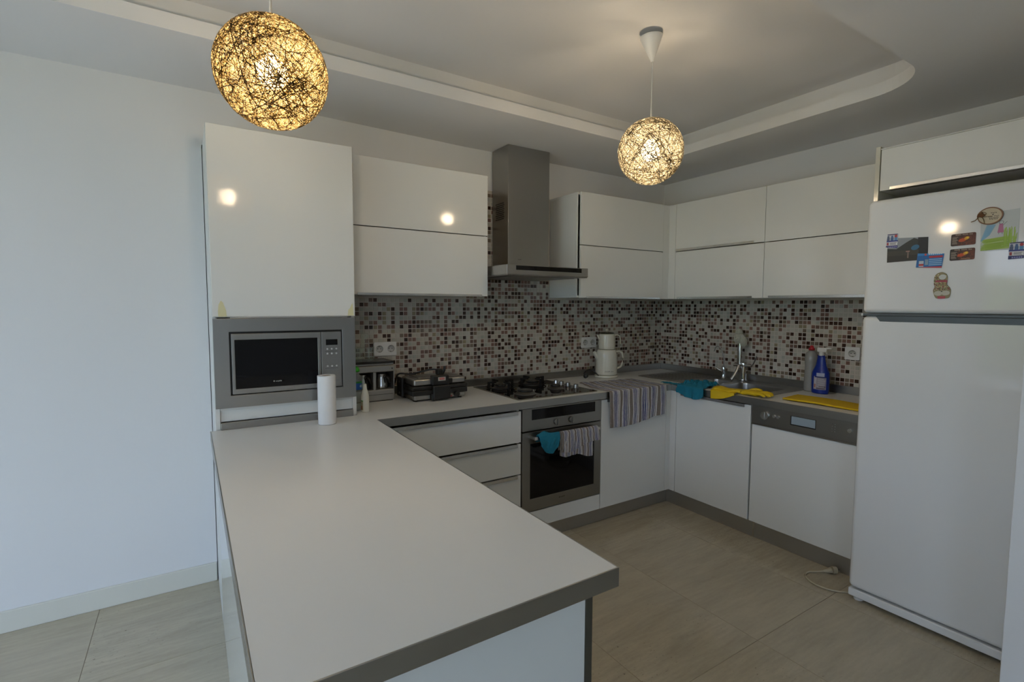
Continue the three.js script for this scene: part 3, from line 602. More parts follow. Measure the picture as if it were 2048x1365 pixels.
{
  const y = H + 0.0046;
  const f = thing('kitchen_tap', 'chrome mixer tap with a side lever, white net cloth hung on top', 'tap', [-0.085, y, 0.815]);
  part(f, 'body', [lathe([[0, 0], [0.026, 0], [0.026, 0.006], [0.022, 0.010], [0.020, 0.10], [0.022, 0.108], [0.022, 0.128], [0.018, 0.134], [0, 0.134]], 32, -0.075, y, 0.828)], M.chrome);
  part(f, 'cross_bar', [cyl(0.013, 0.013, 0.075, -0.085, y + 0.112, 0.800, 24, 'z'), cyl(0.012, 0.012, 0.05, -0.08, y + 0.112, 0.868, 24, 'z')], M.chrome);
  part(f, 'upright', [cyl(0.0165, 0.0165, 0.15, -0.090, y + 0.195, 0.806, 28), cyl(0.0172, 0.0172, 0.004, -0.090, y + 0.225, 0.806, 28)], M.chrome);
  part(f, 'spout', sweep([[-0.092, y + 0.112, 0.806], [-0.105, y + 0.08, 0.802], [-0.125, y + 0.04, 0.794], [-0.150, y + 0.008, 0.784]], () => [0.012, 0.012], 16), M.chrome);
  part(f, 'lever', tube([[-0.08, y + 0.112, 0.885], [-0.08, y + 0.122, 0.900], [-0.08, y + 0.150, 0.915], [-0.08, y + 0.184, 0.928]], 0.0048, 20), M.steelDark);
  const puff = (cx, cy, cz, r, sx, sy, sz, o) => { const g = new THREE.IcosahedronGeometry(r, 14), p = g.attributes.position; for (let i = 0; i < p.count; i++) { const v = V(p.getX(i), p.getY(i), p.getZ(i)), k = 1 + 0.16 * nz(v.x * 45 + o, v.y * 45, v.z * 45) + 0.10 * nz(v.x * 120, v.y * 120 + o, v.z * 120); p.setXYZ(i, v.x * k * sx + cx, v.y * k * sy + cy, v.z * k * sz + cz); } g.computeVertexNormals(); return g; };
  single('scrubbing_puff', [puff(-0.092, y + 0.304, 0.800, 0.040, 0.9, 0.95, 0.92, 3), puff(-0.086, y + 0.350, 0.792, 0.024, 1, 1.1, 1, 8), puff(-0.10, y + 0.284, 0.840, 0.031, 0.8, 1.2, 0.75, 13)], std({ color: lin(0.62, 0.62, 0.52), roughness: 1, transmission: 0.25, thickness: 0 }), 'off-white netted scrubbing puff hung on the mixer tap', 'scrubber');

  const g = thing('filter_tap', 'slim chrome gooseneck filter tap behind the small sink bowl', 'tap', [-0.08, y, 0.672]);
  part(g, 'base', lathe([[0, 0], [0.019, 0], [0.019, 0.004], [0.011, 0.007], [0.010, 0.045], [0.013, 0.05], [0.013, 0.082], [0.007, 0.088], [0, 0.088]], 24, -0.08, y, 0.672), M.chrome);
  part(g, 'lever', sweep([[-0.082, y + 0.046, 0.668], [-0.090, y + 0.060, 0.648], [-0.100, y + 0.078, 0.618]], (t) => [0.0075 + 0.002 * t, 0.0055], 12), M.chrome);
  part(g, 'gooseneck', tube([[-0.08, y + 0.085, 0.674], [-0.08, y + 0.15, 0.671], [-0.082, y + 0.205, 0.655], [-0.088, y + 0.234, 0.635], [-0.095, y + 0.232, 0.614], [-0.10, y + 0.200, 0.602]], 0.0042, 48), M.steelDark);
}
single('sponge', bx(-0.46, -0.405, H + 0.0048, H + 0.026, 0.742, 0.825, 0.006), std({ color: lin(0.25, 0.42, 0.36), roughness: 0.95, bumpMap: texSponge, bumpScale: 0.001 }), 'small pale green sponge on the sink rim', 'sponge');

// ---------------------------------------------------------------- cloths, glove
const fold = (x, a = 1) => 0.5 * Math.sin(x * 31 + 1.2) * a + 0.35 * Math.sin(x * 57 + 0.4) * a;
{ // striped towel lying on the worktop and hanging over its front edge
  const edge = 0.659, r = 0.006;
  const fn = (u, v) => {                    // v 0 at the back of the worktop, 1 at the hanging hem
    const top = 0.37, s = v * (top + 0.232 - 0.022 * u + 0.012 * Math.sin(u * 5)), lay = top - 0.04 * u * (1 - v);
    const wr = nz(u * 6, v * 5, 1.7);
    let x = -1.232 + u * (0.545 - 0.03 * v) + 0.006 * wr;
    if (v < 0.35) x += 0.07 * (1 - v / 0.35) * (1 - u);
    if (s < lay) { const z = edge + 0.004 - (lay - s); return [x, H + 0.0032 + 0.007 * Math.abs(nz(u * 9, v * 8, 4.4)) * Math.min(1, (lay - s) * 9), z]; }
    const q = s - lay, a = Math.min(1, q / (r * 1.57));
    if (a < 1) return [x, H + 0.0032 - r + r * Math.cos(a * Math.PI / 2), edge + 0.004 + r * Math.sin(a * Math.PI / 2)];
    const dn = q - r * 1.57, flare = Math.min(1, dn * 9);
    return [x + flare * 0.006 * Math.sin(u * 22), H - 0.003 - dn, edge + 0.0105 + flare * (0.007 + 0.0065 * fold(u * 0.9)) + 0.002 * wr];
  };
  single('dish_towel', sheet(fn, 110, 90, 0.003), M.stripe, 'blue, white and grey striped towel draped over the worktop edge beside the kettle', 'towel');
}
{ // striped towel folded over the oven handle
  const yh = 0.661, zh = 0.689;
  const drape = (x0, x1, front, back, out, o) => (u, v) => {
    const R = 0.0085 + out, L = back + Math.PI * R + front(u), s = v * L, x = x0 + u * (x1 - x0) + 0.004 * nz(u * 7, v * 6, o);
    const f = fold(u * 0.8 + o, 1) * 0.006;
    if (s < back) return [x, yh - 0.006 - (back - s), zh - R - 0.001 + Math.min(0, f * 0.2)];
    const a = (s - back) / R;
    if (a < Math.PI) return [x, yh - 0.006 + R * Math.sin(a), zh - R * Math.cos(a)];
    const dn = s - back - Math.PI * R, k = Math.min(1, dn * 12);
    return [x + k * 0.012 * (u - 0.5) - 0.10 * dn * (1 - u) * out * 40, yh - 0.006 - dn, zh + R + k * (0.006 + f) + 0.002];
  };
  const g = [sheet(drape(-1.642, -1.405, (u) => 0.125 + 0.032 * u + 0.008 * Math.sin(u * 9), 0.10, 0.0, 2.1), 70, 60, 0.003), sheet(drape(-1.632, -1.352, (u) => 0.104 - 0.040 * u * u + 0.010 * Math.sin(u * 7), 0.05, 0.0045, 5.3), 70, 60, 0.003)];
  single('dish_towel', g, M.stripe, 'blue, white and grey striped towel hanging on the oven door handle', 'towel');
  const teal = (u, v) => {
    const back = 0.03, R = 0.0105, q = Math.sin(Math.PI * u), L = back + Math.PI * R + 0.030 + 0.068 * Math.pow(q, 0.45), s = v * L, w = 0.158 * (1 - 0.20 * Math.max(0, v - 0.35) / 0.65);
    const x = -1.722 + (u - 0.5) * w + 0.004 * nz(u * 5, v * 5, 8);
    const cr = 0.010 * nz(u * 6, v * 6, 3.1);
    if (s < back) return [x, yh - 0.004 - (back - s), zh - R - 0.001];
    const a = (s - back) / R;
    if (a < Math.PI) return [x, yh - 0.004 + R * Math.sin(a) * (1 + 1.6 * Math.exp(-Math.pow((u - 0.3) / 0.2, 2))), zh - R * Math.cos(a) + (a > 1.57 ? Math.abs(cr) * 0.5 : 0)];
    const dn = s - back - Math.PI * R; return [x, yh - 0.004 - dn, zh + R + 0.006 + Math.min(1, dn * 25) * (0.010 * q + Math.abs(cr)) + 0.004 * Math.sin(u * 14) * Math.min(1, dn * 20)];
  };
  single('cleaning_cloth', sheet(teal, 60, 60, 0.004), M.teal, 'teal microfibre cloth hanging on the oven door handle', 'cloth');
}
{ // teal cloth crumpled on the sink rim, hanging over the worktop edge
  const edge = -0.6415;
  const fn = (u, v) => {                    // u along z, v from the sink over the edge
    const lay = 0.195, hang = 0.055 + 0.045 * Math.pow(Math.max(0, u - 0.12), 0.6) - 0.045 * Math.pow(u, 6), s = v * (lay + hang);
    const c = nz(u * 7, v * 7, 6.1), c2 = nz(u * 15, v * 13, 2.4);
    const spread = 0.195 + 0.02 * v; let z = 0.715 + u * spread + 0.006 * c + 0.035 * (1 - v) * (0.3 - u) * 0.6;
    if (s < lay) { const d = lay - s; return [edge - 0.003 + d, H + 0.0075 + Math.min(1, d * 14) * (0.010 + 0.030 * Math.abs(c) + 0.012 * c2), z]; }
    const q = s - lay, r = 0.008, a = Math.min(1, q / (r * 1.57));
    if (a < 1) return [edge - 0.003 - r * Math.sin(a * 1.571), H + 0.0075 - r + r * Math.cos(a * 1.571), z];
    const dn = q - r * 1.57; return [edge - 0.0115 - Math.min(1, dn * 25) * (0.004 + 0.010 * Math.abs(c) + 0.005 * Math.sin(u * 20)), H - 0.0005 - dn, z];
  };
  single('cleaning_cloth', sheet(fn, 80, 70, 0.004), M.teal, 'teal microfibre cloth crumpled over the worktop edge at the sink', 'cloth');
  // its flat tail toward the corner
  const strip = (u, v) => [-0.655 + 0.045 * v + 0.012 * u, H + 0.0065 + 0.006 * Math.abs(nz(u * 6, v * 4, 9)), 0.575 + 0.15 * u + 0.004 * v];
  single('cleaning_cloth', sheet(strip, 30, 16, 0.003), M.teal, 'narrow strip of teal cloth lying at the inner worktop corner', 'cloth');
}
{ // yellow rubber glove lying along the edge in front of the sink
  const y = H + 0.012, P = [];
  const cuff = []; for (let i = 0; i <= 14; i++) { const t = i / 14; cuff.push([-0.598 + 0.018 * t + 0.004 * Math.sin(t * 9), y + 0.004 + 0.003 * Math.sin(t * 11), 0.975 + 0.205 * t]); }
  P.push(sweep(cuff, (t) => [t < 0.02 ? 0.056 : 0.054 - 0.016 * Math.sin(t * 1.4) + 0.003 * Math.sin(t * 21), 0.0125 + 0.002 * Math.sin(t * 16)], 20));
  const palm = []; for (let i = 0; i <= 8; i++) { const t = i / 8; palm.push([-0.58 + 0.006 * t, y + 0.004 + 0.004 * Math.sin(t * 3), 1.155 + 0.10 * t]); }
  P.push(sweep(palm, (t) => [0.037 + 0.008 * Math.sin(t * 2.6), 0.015], 20));
  for (const [dx, len, bend, r] of [[-0.031, 0.090, -0.026, 0.0105], [-0.011, 0.108, -0.014, 0.0115], [0.010, 0.100, 0.006, 0.0115], [0.030, 0.080, 0.022, 0.0105]]) {
    const f = []; for (let i = 0; i <= 10; i++) { const t = i / 10; f.push([-0.574 + dx + bend * t * t, y + 0.004 + 0.011 * Math.sin(t * 2.8) - 0.004 * t, 1.235 + len * t]); }
    P.push(sweep(f, (t) => { const e = Math.sqrt(Math.max(0.02, 1 - Math.pow(Math.max(0, t - 0.85) / 0.15, 2))); return [r * e, r * 0.85 * e]; }, 12));
  }
  const th = []; for (let i = 0; i <= 10; i++) { const t = i / 10; th.push([-0.552 + 0.045 * t, y + 0.008 + 0.012 * Math.sin(t * 3), 1.175 + 0.065 * t]); }
  P.push(sweep(th, (t) => { const e = Math.sqrt(Math.max(0.02, 1 - Math.pow(Math.max(0, t - 0.85) / 0.15, 2))); return [0.0125 * e, 0.011 * e]; }, 12));
  const o = thing('rubber_glove', 'yellow rubber glove lying on the worktop edge in front of the sink', 'glove', [-0.58, H, 1.15]);
  part(o, 'glove_body', P, M.rubberYellow);
  const flap = (u, v) => { const s = v * 0.085, z = 0.975 + 0.165 * u; if (s < 0.03) return [-0.618 - s, H + 0.014 - 0.004 * (s / 0.03), z]; const d = s - 0.03; return [-0.6505 - 0.003 * Math.sin(u * 9), H + 0.010 - d * (1 - 0.8 * u * u), z + 0.004 * v]; };
  part(o, 'cuff_fold', sheet(flap, 24, 24, 0.003), M.rubberYellow);
}
single('sponge_cloth', sheet((u, v) => [-0.556 + 0.19 * v + 0.03 * u * (1 - v) * 0.4, H + 0.0098 + 0.0025 * nz(u * 3, v * 3, 1) + 0.002 * Math.sin(u * 5), 1.388 + 0.425 * u - 0.015 * v], 40, 24, 0.009), M.spongeYellow, 'flat yellow sponge cloth on the worktop above the dishwasher', 'cloth');

// ---------------------------------------------------------------- bottles by the sink
{
  const b = thing('spray_bottle', 'blue spray cleaner bottle with a white trigger head', 'bottle', [-0.13, H, 1.385]);
  const sq = (g) => { g.scale(0.62, 1, 1); return g.translate(-0.13, H + 0.0003, 1.385); };
  part(b, 'body', sq(lathe([[0, 0], [0.046, 0], [0.050, 0.006], [0.051, 0.06], [0.052, 0.105], [0.050, 0.13], [0.040, 0.155], [0.031, 0.175], [0.026, 0.20], [0.022, 0.225], [0.021, 0.238], [0, 0.238]], 40)), M.blueBottle);
  const lab = new THREE.CylinderGeometry(0.0524, 0.0524, 0.082, 24, 1, true, -2.1, 1.5).scale(0.62, 1, 1).translate(-0.13, H + 0.068, 1.385);
  part(b, 'label', lab, std({ roughness: 0.5, side: THREE.DoubleSide, map: canvasTex(256, 256, (x, w, h) => { x.fillStyle = '#8f8a98'; x.fillRect(0, 0, w, h); x.fillStyle = '#b7b2ba'; x.fillRect(6, 20, 60, 226); x.fillStyle = '#1b2a66'; x.fillRect(30, 0, 226, 22); x.fillStyle = '#c9c6cc'; for (let i = 0; i < 9; i++) x.fillRect(82, 44 + i * 20, 120 + (i * 37) % 40, 7); x.fillStyle = '#40242c'; x.fillRect(110, 190, 130, 14); x.fillRect(60, 226, 170, 12); x.fillStyle = '#a8705f'; x.fillRect(18, 150, 30, 70); }) }), 'grey and mauve printed label');
  part(b, 'emblem', new THREE.CylinderGeometry(0.0524, 0.0524, 0.022, 16, 1, true, -1.75, 0.9).scale(0.625, 1, 1).translate(-0.13, H + 0.120, 1.385), std({ color: lin(0.42, 0.45, 0.62), roughness: 0.4, side: THREE.DoubleSide }), 'pale badge above the label');
  const hd = part(b, 'trigger_head', [cyl(0.0145, 0.0135, 0.022, -0.13, H + 0.248, 1.385, 24), bx(-0.143, -0.117, H + 0.258, H + 0.288, 1.360, 1.418, 0.008), sweep([[-0.13, H + 0.282, 1.41], [-0.13, H + 0.284, 1.425], [-0.13, H + 0.284, 1.442]], (t) => [0.010 - 0.004 * t, 0.009 - 0.004 * t], 12)], M.plasticWhite);
  part(hd, 'trigger', sweep([[-0.13, H + 0.266, 1.405], [-0.13, H + 0.252, 1.413], [-0.13, H + 0.236, 1.410]], () => [0.006, 0.004], 10), M.plasticWhite);

  const c = thing('detergent_bottle', 'grey translucent detergent bottle with a red cap behind the blue spray bottle', 'bottle', [-0.085, H, 1.302]);
  part(c, 'body', lathe([[0, 0], [0.034, 0], [0.037, 0.006], [0.036, 0.10], [0.033, 0.155], [0.036, 0.19], [0.038, 0.215], [0.030, 0.245], [0.016, 0.258], [0.015, 0.262], [0, 0.262]], 40, -0.085, H + 0.0003, 1.302), std({ color: lin(0.42, 0.42, 0.40), roughness: 0.22, transmission: 0.3, thickness: 0 }));
  part(c, 'cap', [lathe([[0, 0], [0.0175, 0], [0.0175, 0.012], [0.012, 0.018], [0.009, 0.030], [0, 0.031]], 24, -0.085, H + 0.2625, 1.302)], M.red, 'red cap');
}

// ---------------------------------------------------------------- tea kettle
{
  const kx = -0.774, kz = 0.150, dir = Math.atan2(-0.42, 0.90);
  const put = (g, y) => g.rotateY(dir).translate(kx, y, kz);
  const b = thing('kettle_stand', 'round cream power stand with black cord under the tea kettle', 'kettle stand', [kx, H, kz]);
  part(b, 'disc', lathe([[0, 0], [0.084, 0], [0.088, 0.004], [0.088, 0.014], [0.082, 0.020], [0, 0.020]], 48, kx, H + 0.0003, kz), M.cream);
  part(b, 'power_cord', tube([[kx - 0.080, H + 0.012, kz + 0.01], [kx - 0.105, H + 0.05, kz - 0.03], [kx - 0.135, H + 0.056, kz - 0.055], [kx - 0.17, H + 0.03, kz - 0.06], [-0.93, H + 0.012, 0.10], [-0.948, H + 0.008, 0.115]], 0.0042, 48), M.black, 'black power cord');
  part(b, 'plug', [lathe([[0, 0], [0.014, 0.002], [0.019, 0.010], [0.018, 0.022], [0.010, 0.032], [0, 0.034]], 24).rotateZ(0.5).translate(-0.952, H + 0.006, 0.128)], M.black, 'black plug');
  const k = thing('kettle', 'cream electric kettle with a printed badge, teapot stacked on top', 'kettle', [kx, H + 0.02, kz]), y = H + 0.0208;
  part(k, 'body', lathe([[0, 0], [0.078, 0], [0.081, 0.006], [0.081, 0.012], [0.0795, 0.014], [0.081, 0.016], [0.081, 0.045], [0.0805, 0.046], [0.081, 0.047], [0.080, 0.12], [0.076, 0.165], [0.069, 0.185], [0.064, 0.193], [0, 0.193]], 56, kx, y, kz), M.cream);
  part(k, 'spout', put(sweep([[-0.060, 0.120, 0], [-0.078, 0.145, 0], [-0.092, 0.165, 0], [-0.099, 0.175, 0]], (t) => [0.030 - 0.016 * t, 0.024 - 0.016 * t], 16), y), M.cream);
  part(k, 'handle', put(sweep([[0.066, 0.172, 0], [0.10, 0.178, 0], [0.122, 0.166, 0], [0.129, 0.13, 0], [0.127, 0.085, 0], [0.112, 0.057, 0], [0.090, 0.047, 0], [0.072, 0.040, 0]], () => [0.011, 0.0085], 14), y), M.cream);
  const badge = new THREE.CylinderGeometry(0.0814, 0.0814, 0.016, 20, 1, true, -0.92, 0.98).translate(kx, y + 0.030, kz);
  part(k, 'lettering', badge, std({ transparent: true, side: THREE.DoubleSide, roughness: 0.4, map: canvasTex(320, 64, (x, w, h) => { x.clearRect(0, 0, w, h); x.fillStyle = '#26241f'; for (let i = 0; i < 7; i++) x.fillRect(14 + i * 14, 18 + (i % 3) * 2, 11, 12 - (i % 3) * 2); x.beginPath(); x.moveTo(138, 4); x.lineTo(154, 26); x.arc(140, 26, 14, 0, Math.PI); x.closePath(); x.fill(); x.fillStyle = '#6d6a5c'; for (let i = 0; i < 9; i++) x.fillRect(178 + i * 13, 20, 10, 10); x.fillRect(20, 46, 104, 5); x.fillRect(190, 44, 100, 5); }) }), 'small dark printed badge');
  const t = thing('teapot', 'small cream teapot with a dark-rimmed lid stacked on the kettle', 'teapot', [kx, y + 0.194, kz]), ty = y + 0.1942;
  part(t, 'body', lathe([[0, 0], [0.060, 0], [0.0625, 0.004], [0.0625, 0.020], [0.0620, 0.06], [0.060, 0.10], [0.056, 0.113], [0.053, 0.116], [0, 0.116]], 48, kx, ty, kz), M.cream);
  const l = part(t, 'lid', lathe([[0, 0.1162], [0.054, 0.1162], [0.0555, 0.121], [0.050, 0.126], [0.02, 0.131], [0, 0.132]], 40, kx, ty, kz), std({ color: lin(0.10, 0.10, 0.07), roughness: 0.15, metalness: 0.6 }), 'dark metal-rimmed lid');
  part(l, 'knob', lathe([[0, 0.131], [0.008, 0.131], [0.009, 0.138], [0.013, 0.143], [0.011, 0.150], [0, 0.152]], 24, kx, ty, kz), M.cream);
  part(t, 'spout', put(sweep([[-0.048, 0.066, 0], [-0.060, 0.086, 0], [-0.070, 0.102, 0], [-0.074, 0.109, 0]], (t) => [0.016 - 0.007 * t, 0.012 - 0.006 * t], 14), ty), M.cream);
  part(t, 'handle', put(sweep([[0.056, 0.104, 0], [0.080, 0.107, 0], [0.099, 0.100, 0], [0.107, 0.074, 0], [0.109, 0.040, 0], [0.108, 0.010, 0]], () => [0.009, 0.006], 14), ty), M.cream);
}

// ---------------------------------------------------------------- wall sockets
function socket(name, label, w, h, n, place) {
  const s = thing(name, label, 'socket', [0, 0, 0]);
  const put = (g) => place === 'x' ? g : g;
  const parts = [];
  const hole = (cx) => { const p = []; for (let i = 0; i < 32; i++) { const a = i / 32 * Math.PI * 2; p.push([cx + 0.0195 * Math.cos(a), 0.0195 * Math.sin(a)]); } return p.reverse(); };
  const cs = n === 2 ? [-w / 4, w / 4] : [0];
  parts.push(['plate', plate(rrect(-w / 2, w / 2, -h / 2, h / 2, 0.006), 0.011, cs.map(hole), 0.0015), M.plasticWhite]);
  for (const c of cs) {
    parts.push(['well', lathe([[0, 0.001], [0.0192, 0.001], [0.0195, 0.0105], [0.0205, 0.0118], [0.0222, 0.0118], [0.0225, 0.0108]], 32).rotateX(Math.PI / 2).translate(c, 0, 0), std({ color: lin(0.5, 0.5, 0.48), roughness: 0.4 })]);
    parts.push(['pin_hole', join(cyl(0.0027, 0.0027, 0.002, c - 0.0095, 0, 0.0016, 12, 'z'), cyl(0.0027, 0.0027, 0.002, c + 0.0095, 0, 0.0016, 12, 'z')), M.black]);
    parts.push(['earth_clip', join(bx(c - 0.003, c + 0.003, 0.0155, 0.0188, 0.0012, 0.010, 0), bx(c - 0.003, c + 0.003, -0.0188, -0.0155, 0.0012, 0.010, 0)), M.steelDark]);
  }
  for (const [nm, g, m] of parts) part(s, nm, g, m);
  return s;
}
{
  socket('wall_socket', 'white double wall socket above the coffee machine', 0.140, 0.083, 2, 'z').position.set(-2.449, 1.139, 0.0089);
  socket('wall_socket', 'white double wall socket beside the tea kettle', 0.150, 0.083, 2, 'z').position.set(-0.836, 1.119, 0.0089);
  const r = socket('wall_socket', 'white single wall socket beside the refrigerator', 0.084, 0.080, 1, 'x'); r.rotation.y = -Math.PI / 2; r.position.set(-0.0089, 1.115, 1.508);
}

// ---------------------------------------------------------------- things on the left of the back worktop
single('paper_towel_roll', [lathe([[0.019, 0], [0.0385, 0], [0.0395, 0.003], [0.0395, 0.219], [0.0385, 0.222], [0.021, 0.222], [0.019, 0.220], [0.019, 0]], 48, -2.922, H + 0.0006, 0.612)], M.paper, 'white paper towel roll standing on the peninsula', 'paper towel').name = 'paper_towel_roll';
{
  const roll = scene.getObjectByName('paper_towel_roll');
  part(roll, 'core', lathe([[0.0165, 0.001], [0.0188, 0.001], [0.0188, 0.221], [0.0165, 0.221], [0.0165, 0.001]], 32, -2.922, H + 0.0006, 0.612), M.card, 'brown cardboard core');
}
{
  const x0 = -2.690, x1 = -2.462, z0 = 0.035, z1 = 0.215, y = H + 0.004;
  const c = thing('coffee_machine', 'silver Turkish coffee machine with two pots', 'coffee machine', [-2.576, H, 0.125]);
  const silver = std({ color: lin(0.36, 0.35, 0.33), metalness: 0.75, roughness: 0.34 });
  part(c, 'base', bx(x0, x1, y, 0.927, z0, z1, 0.006), silver);
  part(c, 'drawer_line', bx(x0 + 0.03, x1 - 0.012, 0.8985, 0.9005, z1 - 0.001, z1 + 0.0012, 0.0004), M.black);
  part(c, 'foot', [bx(x0 + 0.01, x1 - 0.01, H + 0.0002, y, z0 + 0.01, z1 - 0.006, 0)], M.black);
  part(c, 'back', bx(x0, x1, 0.927, 1.026, z0, 0.10, 0.002), M.black);
  for (const [a, b] of [[x0, x0 + 0.012], [x1 - 0.006, x1], [-2.585, -2.568]]) part(c, 'pillar', bx(a, b, 0.927, 1.026, 0.10, z1 - 0.003, 0.002), silver);
  const top = part(c, 'top', [bx(x0, x1, 1.026, 1.062, z0, z1, 0.005), bx(x0 + 0.002, x1 - 0.002, 1.062, 1.074, z0, z1 - 0.012, 0.003)], silver);
  part(top, 'panel_line', bx(x0 + 0.02, x1 - 0.05, 1.0655, 1.0665, z1 - 0.0125, z1 - 0.0112, 0), M.black);
  part(top, 'light', cyl(0.004, 0.004, 0.002, -2.477, 1.044, z1 + 0.0005, 12, 'z'), M.black);
  const tray = part(c, 'cup_tray', [bx(x0, x1 - 0.003, 1.0745, 1.086, z0, z1 - 0.006, 0.003)], M.black, 'black cup tray');
  for (const [x, i] of [[-2.628, 0], [-2.520, 1]]) {
    const p = thing('coffee_pot', i ? 'steel coffee pot with black handle in the right bay of the coffee machine' : 'steel coffee pot with black handle in the left bay of the coffee machine', 'coffee pot', [x, 0.928, 0.155]);
    part(p, 'body', lathe([[0, 0], [0.034, 0], [0.037, 0.005], [0.036, 0.02], [0.029, 0.055], [0.027, 0.07], [0.031, 0.083], [0.030, 0.083], [0.026, 0.07], [0, 0.069]], 32, x, 0.9275, 0.155), std({ color: lin(0.5, 0.5, 0.49), metalness: 1, roughness: 0.25 }));
    part(p, 'handle', [sweep([[x + 0.012, 0.99, 0.183], [x + 0.020, 0.996, 0.197], [x + 0.026, 0.985, 0.203], [x + 0.029, 0.962, 0.203]], () => [0.012, 0.007], 12)], M.black);
  }
  const g = [[0, 0.0005], [0.020, 0.0005], [0.0225, 0.012], [0.017, 0.032], [0.021, 0.055], [0.025, 0.078], [0.0238, 0.078], [0.0198, 0.055], [0.0155, 0.032], [0.0208, 0.012], [0.018, 0.003], [0, 0.003]];
  for (const [i, [x, z, flip]] of [[-2.652, 0.175, 1], [-2.600, 0.180, 1], [-2.626, 0.128, 1], [-2.572, 0.132, 1], [-2.650, 0.080, 1]].entries()) {
    const m = new THREE.Mesh(lathe(g, 28), M.glass); m.name = numbered('tea_glass'); m.rotation.x = flip ? Math.PI : 0; m.position.set(x, 1.0868 + (flip ? 0.078 : 0), z); m.castShadow = m.receiveShadow = true;
    m.userData = { label: 'small clear tea glass upside down on the coffee machine', category: 'glass', group: 'tea glasses on the coffee machine' }; scene.add(m);
  }
  const st = new THREE.Mesh(lathe(g, 28), M.glass); st.name = numbered('tea_glass'); st.position.set(-2.612, 1.1655, 0.155); st.rotation.x = Math.PI; st.position.y += 0.078 - 0.0005; st.castShadow = st.receiveShadow = true;
  st.userData = { label: 'small clear tea glass stacked on top of the other glasses', category: 'glass' }; scene.add(st);
}
{ // two bottles beside the tall cabinet
  const b = thing('soap_bottle', 'clear dish soap bottle with green cap and blue label', 'bottle', [-2.727, H, 0.385]);
  part(b, 'body', lathe([[0, 0], [0.024, 0], [0.027, 0.004], [0.026, 0.05], [0.0275, 0.10], [0.027, 0.15], [0.020, 0.18], [0.013, 0.192], [0.012, 0.20], [0, 0.20]], 32, -2.727, H + 0.0004, 0.385), std({ color: lin(0.80, 0.84, 0.82), roughness: 0.05, transmission: 0.85, thickness: 0 }));
  part(b, 'label', new THREE.CylinderGeometry(0.0281, 0.0281, 0.042, 28, 1, true).translate(-2.727, H + 0.130, 0.385), std({ side: THREE.DoubleSide, roughness: 0.4, map: canvasTex(256, 128, (x, w, h) => { x.fillStyle = '#0a4f9e'; x.fillRect(0, 0, w, h); x.fillStyle = '#1d7a2c'; x.fillRect(0, 0, w, 26); x.fillStyle = '#a7bfd2'; for (let i = 0; i < 4; i++) { x.beginPath(); x.ellipse(32 + i * 64, 74, 16, 22, 0, 0, 7); x.fill(); } }) }), 'blue and green label');
  part(b, 'cap', lathe([[0, 0], [0.018, 0], [0.019, 0.006], [0.013, 0.020], [0.007, 0.026], [0, 0.027]], 24, -2.727, H + 0.2005, 0.385), M.green, 'bright green cap');
  const w = thing('cream_bottle', 'slim white squeeze bottle in front of the soap bottle', 'bottle', [-2.700, H, 0.445]);
  part(w, 'body', lathe([[0, 0], [0.019, 0], [0.0205, 0.003], [0.020, 0.07], [0.0195, 0.085], [0.014, 0.105], [0.010, 0.115], [0.0075, 0.14], [0.005, 0.143], [0, 0.143]], 32, -2.700, H + 0.0004, 0.445), std({ color: lin(0.66, 0.65, 0.56), roughness: 0.4 }));
  part(w, 'label', new THREE.CylinderGeometry(0.0206, 0.0208, 0.050, 12, 1, true, -1.9, 1.1).translate(-2.700, H + 0.036, 0.445), std({ side: THREE.DoubleSide, roughness: 0.5, map: canvasTex(64, 128, (x, ww, h) => { x.fillStyle = '#8f8a6c'; x.fillRect(0, 0, ww, h); x.fillStyle = '#7a4a34'; x.fillRect(8, 70, 44, 52); x.fillStyle = '#3c7a33'; x.fillRect(0, 0, ww, 14); }) }), 'small brown and green label');
}
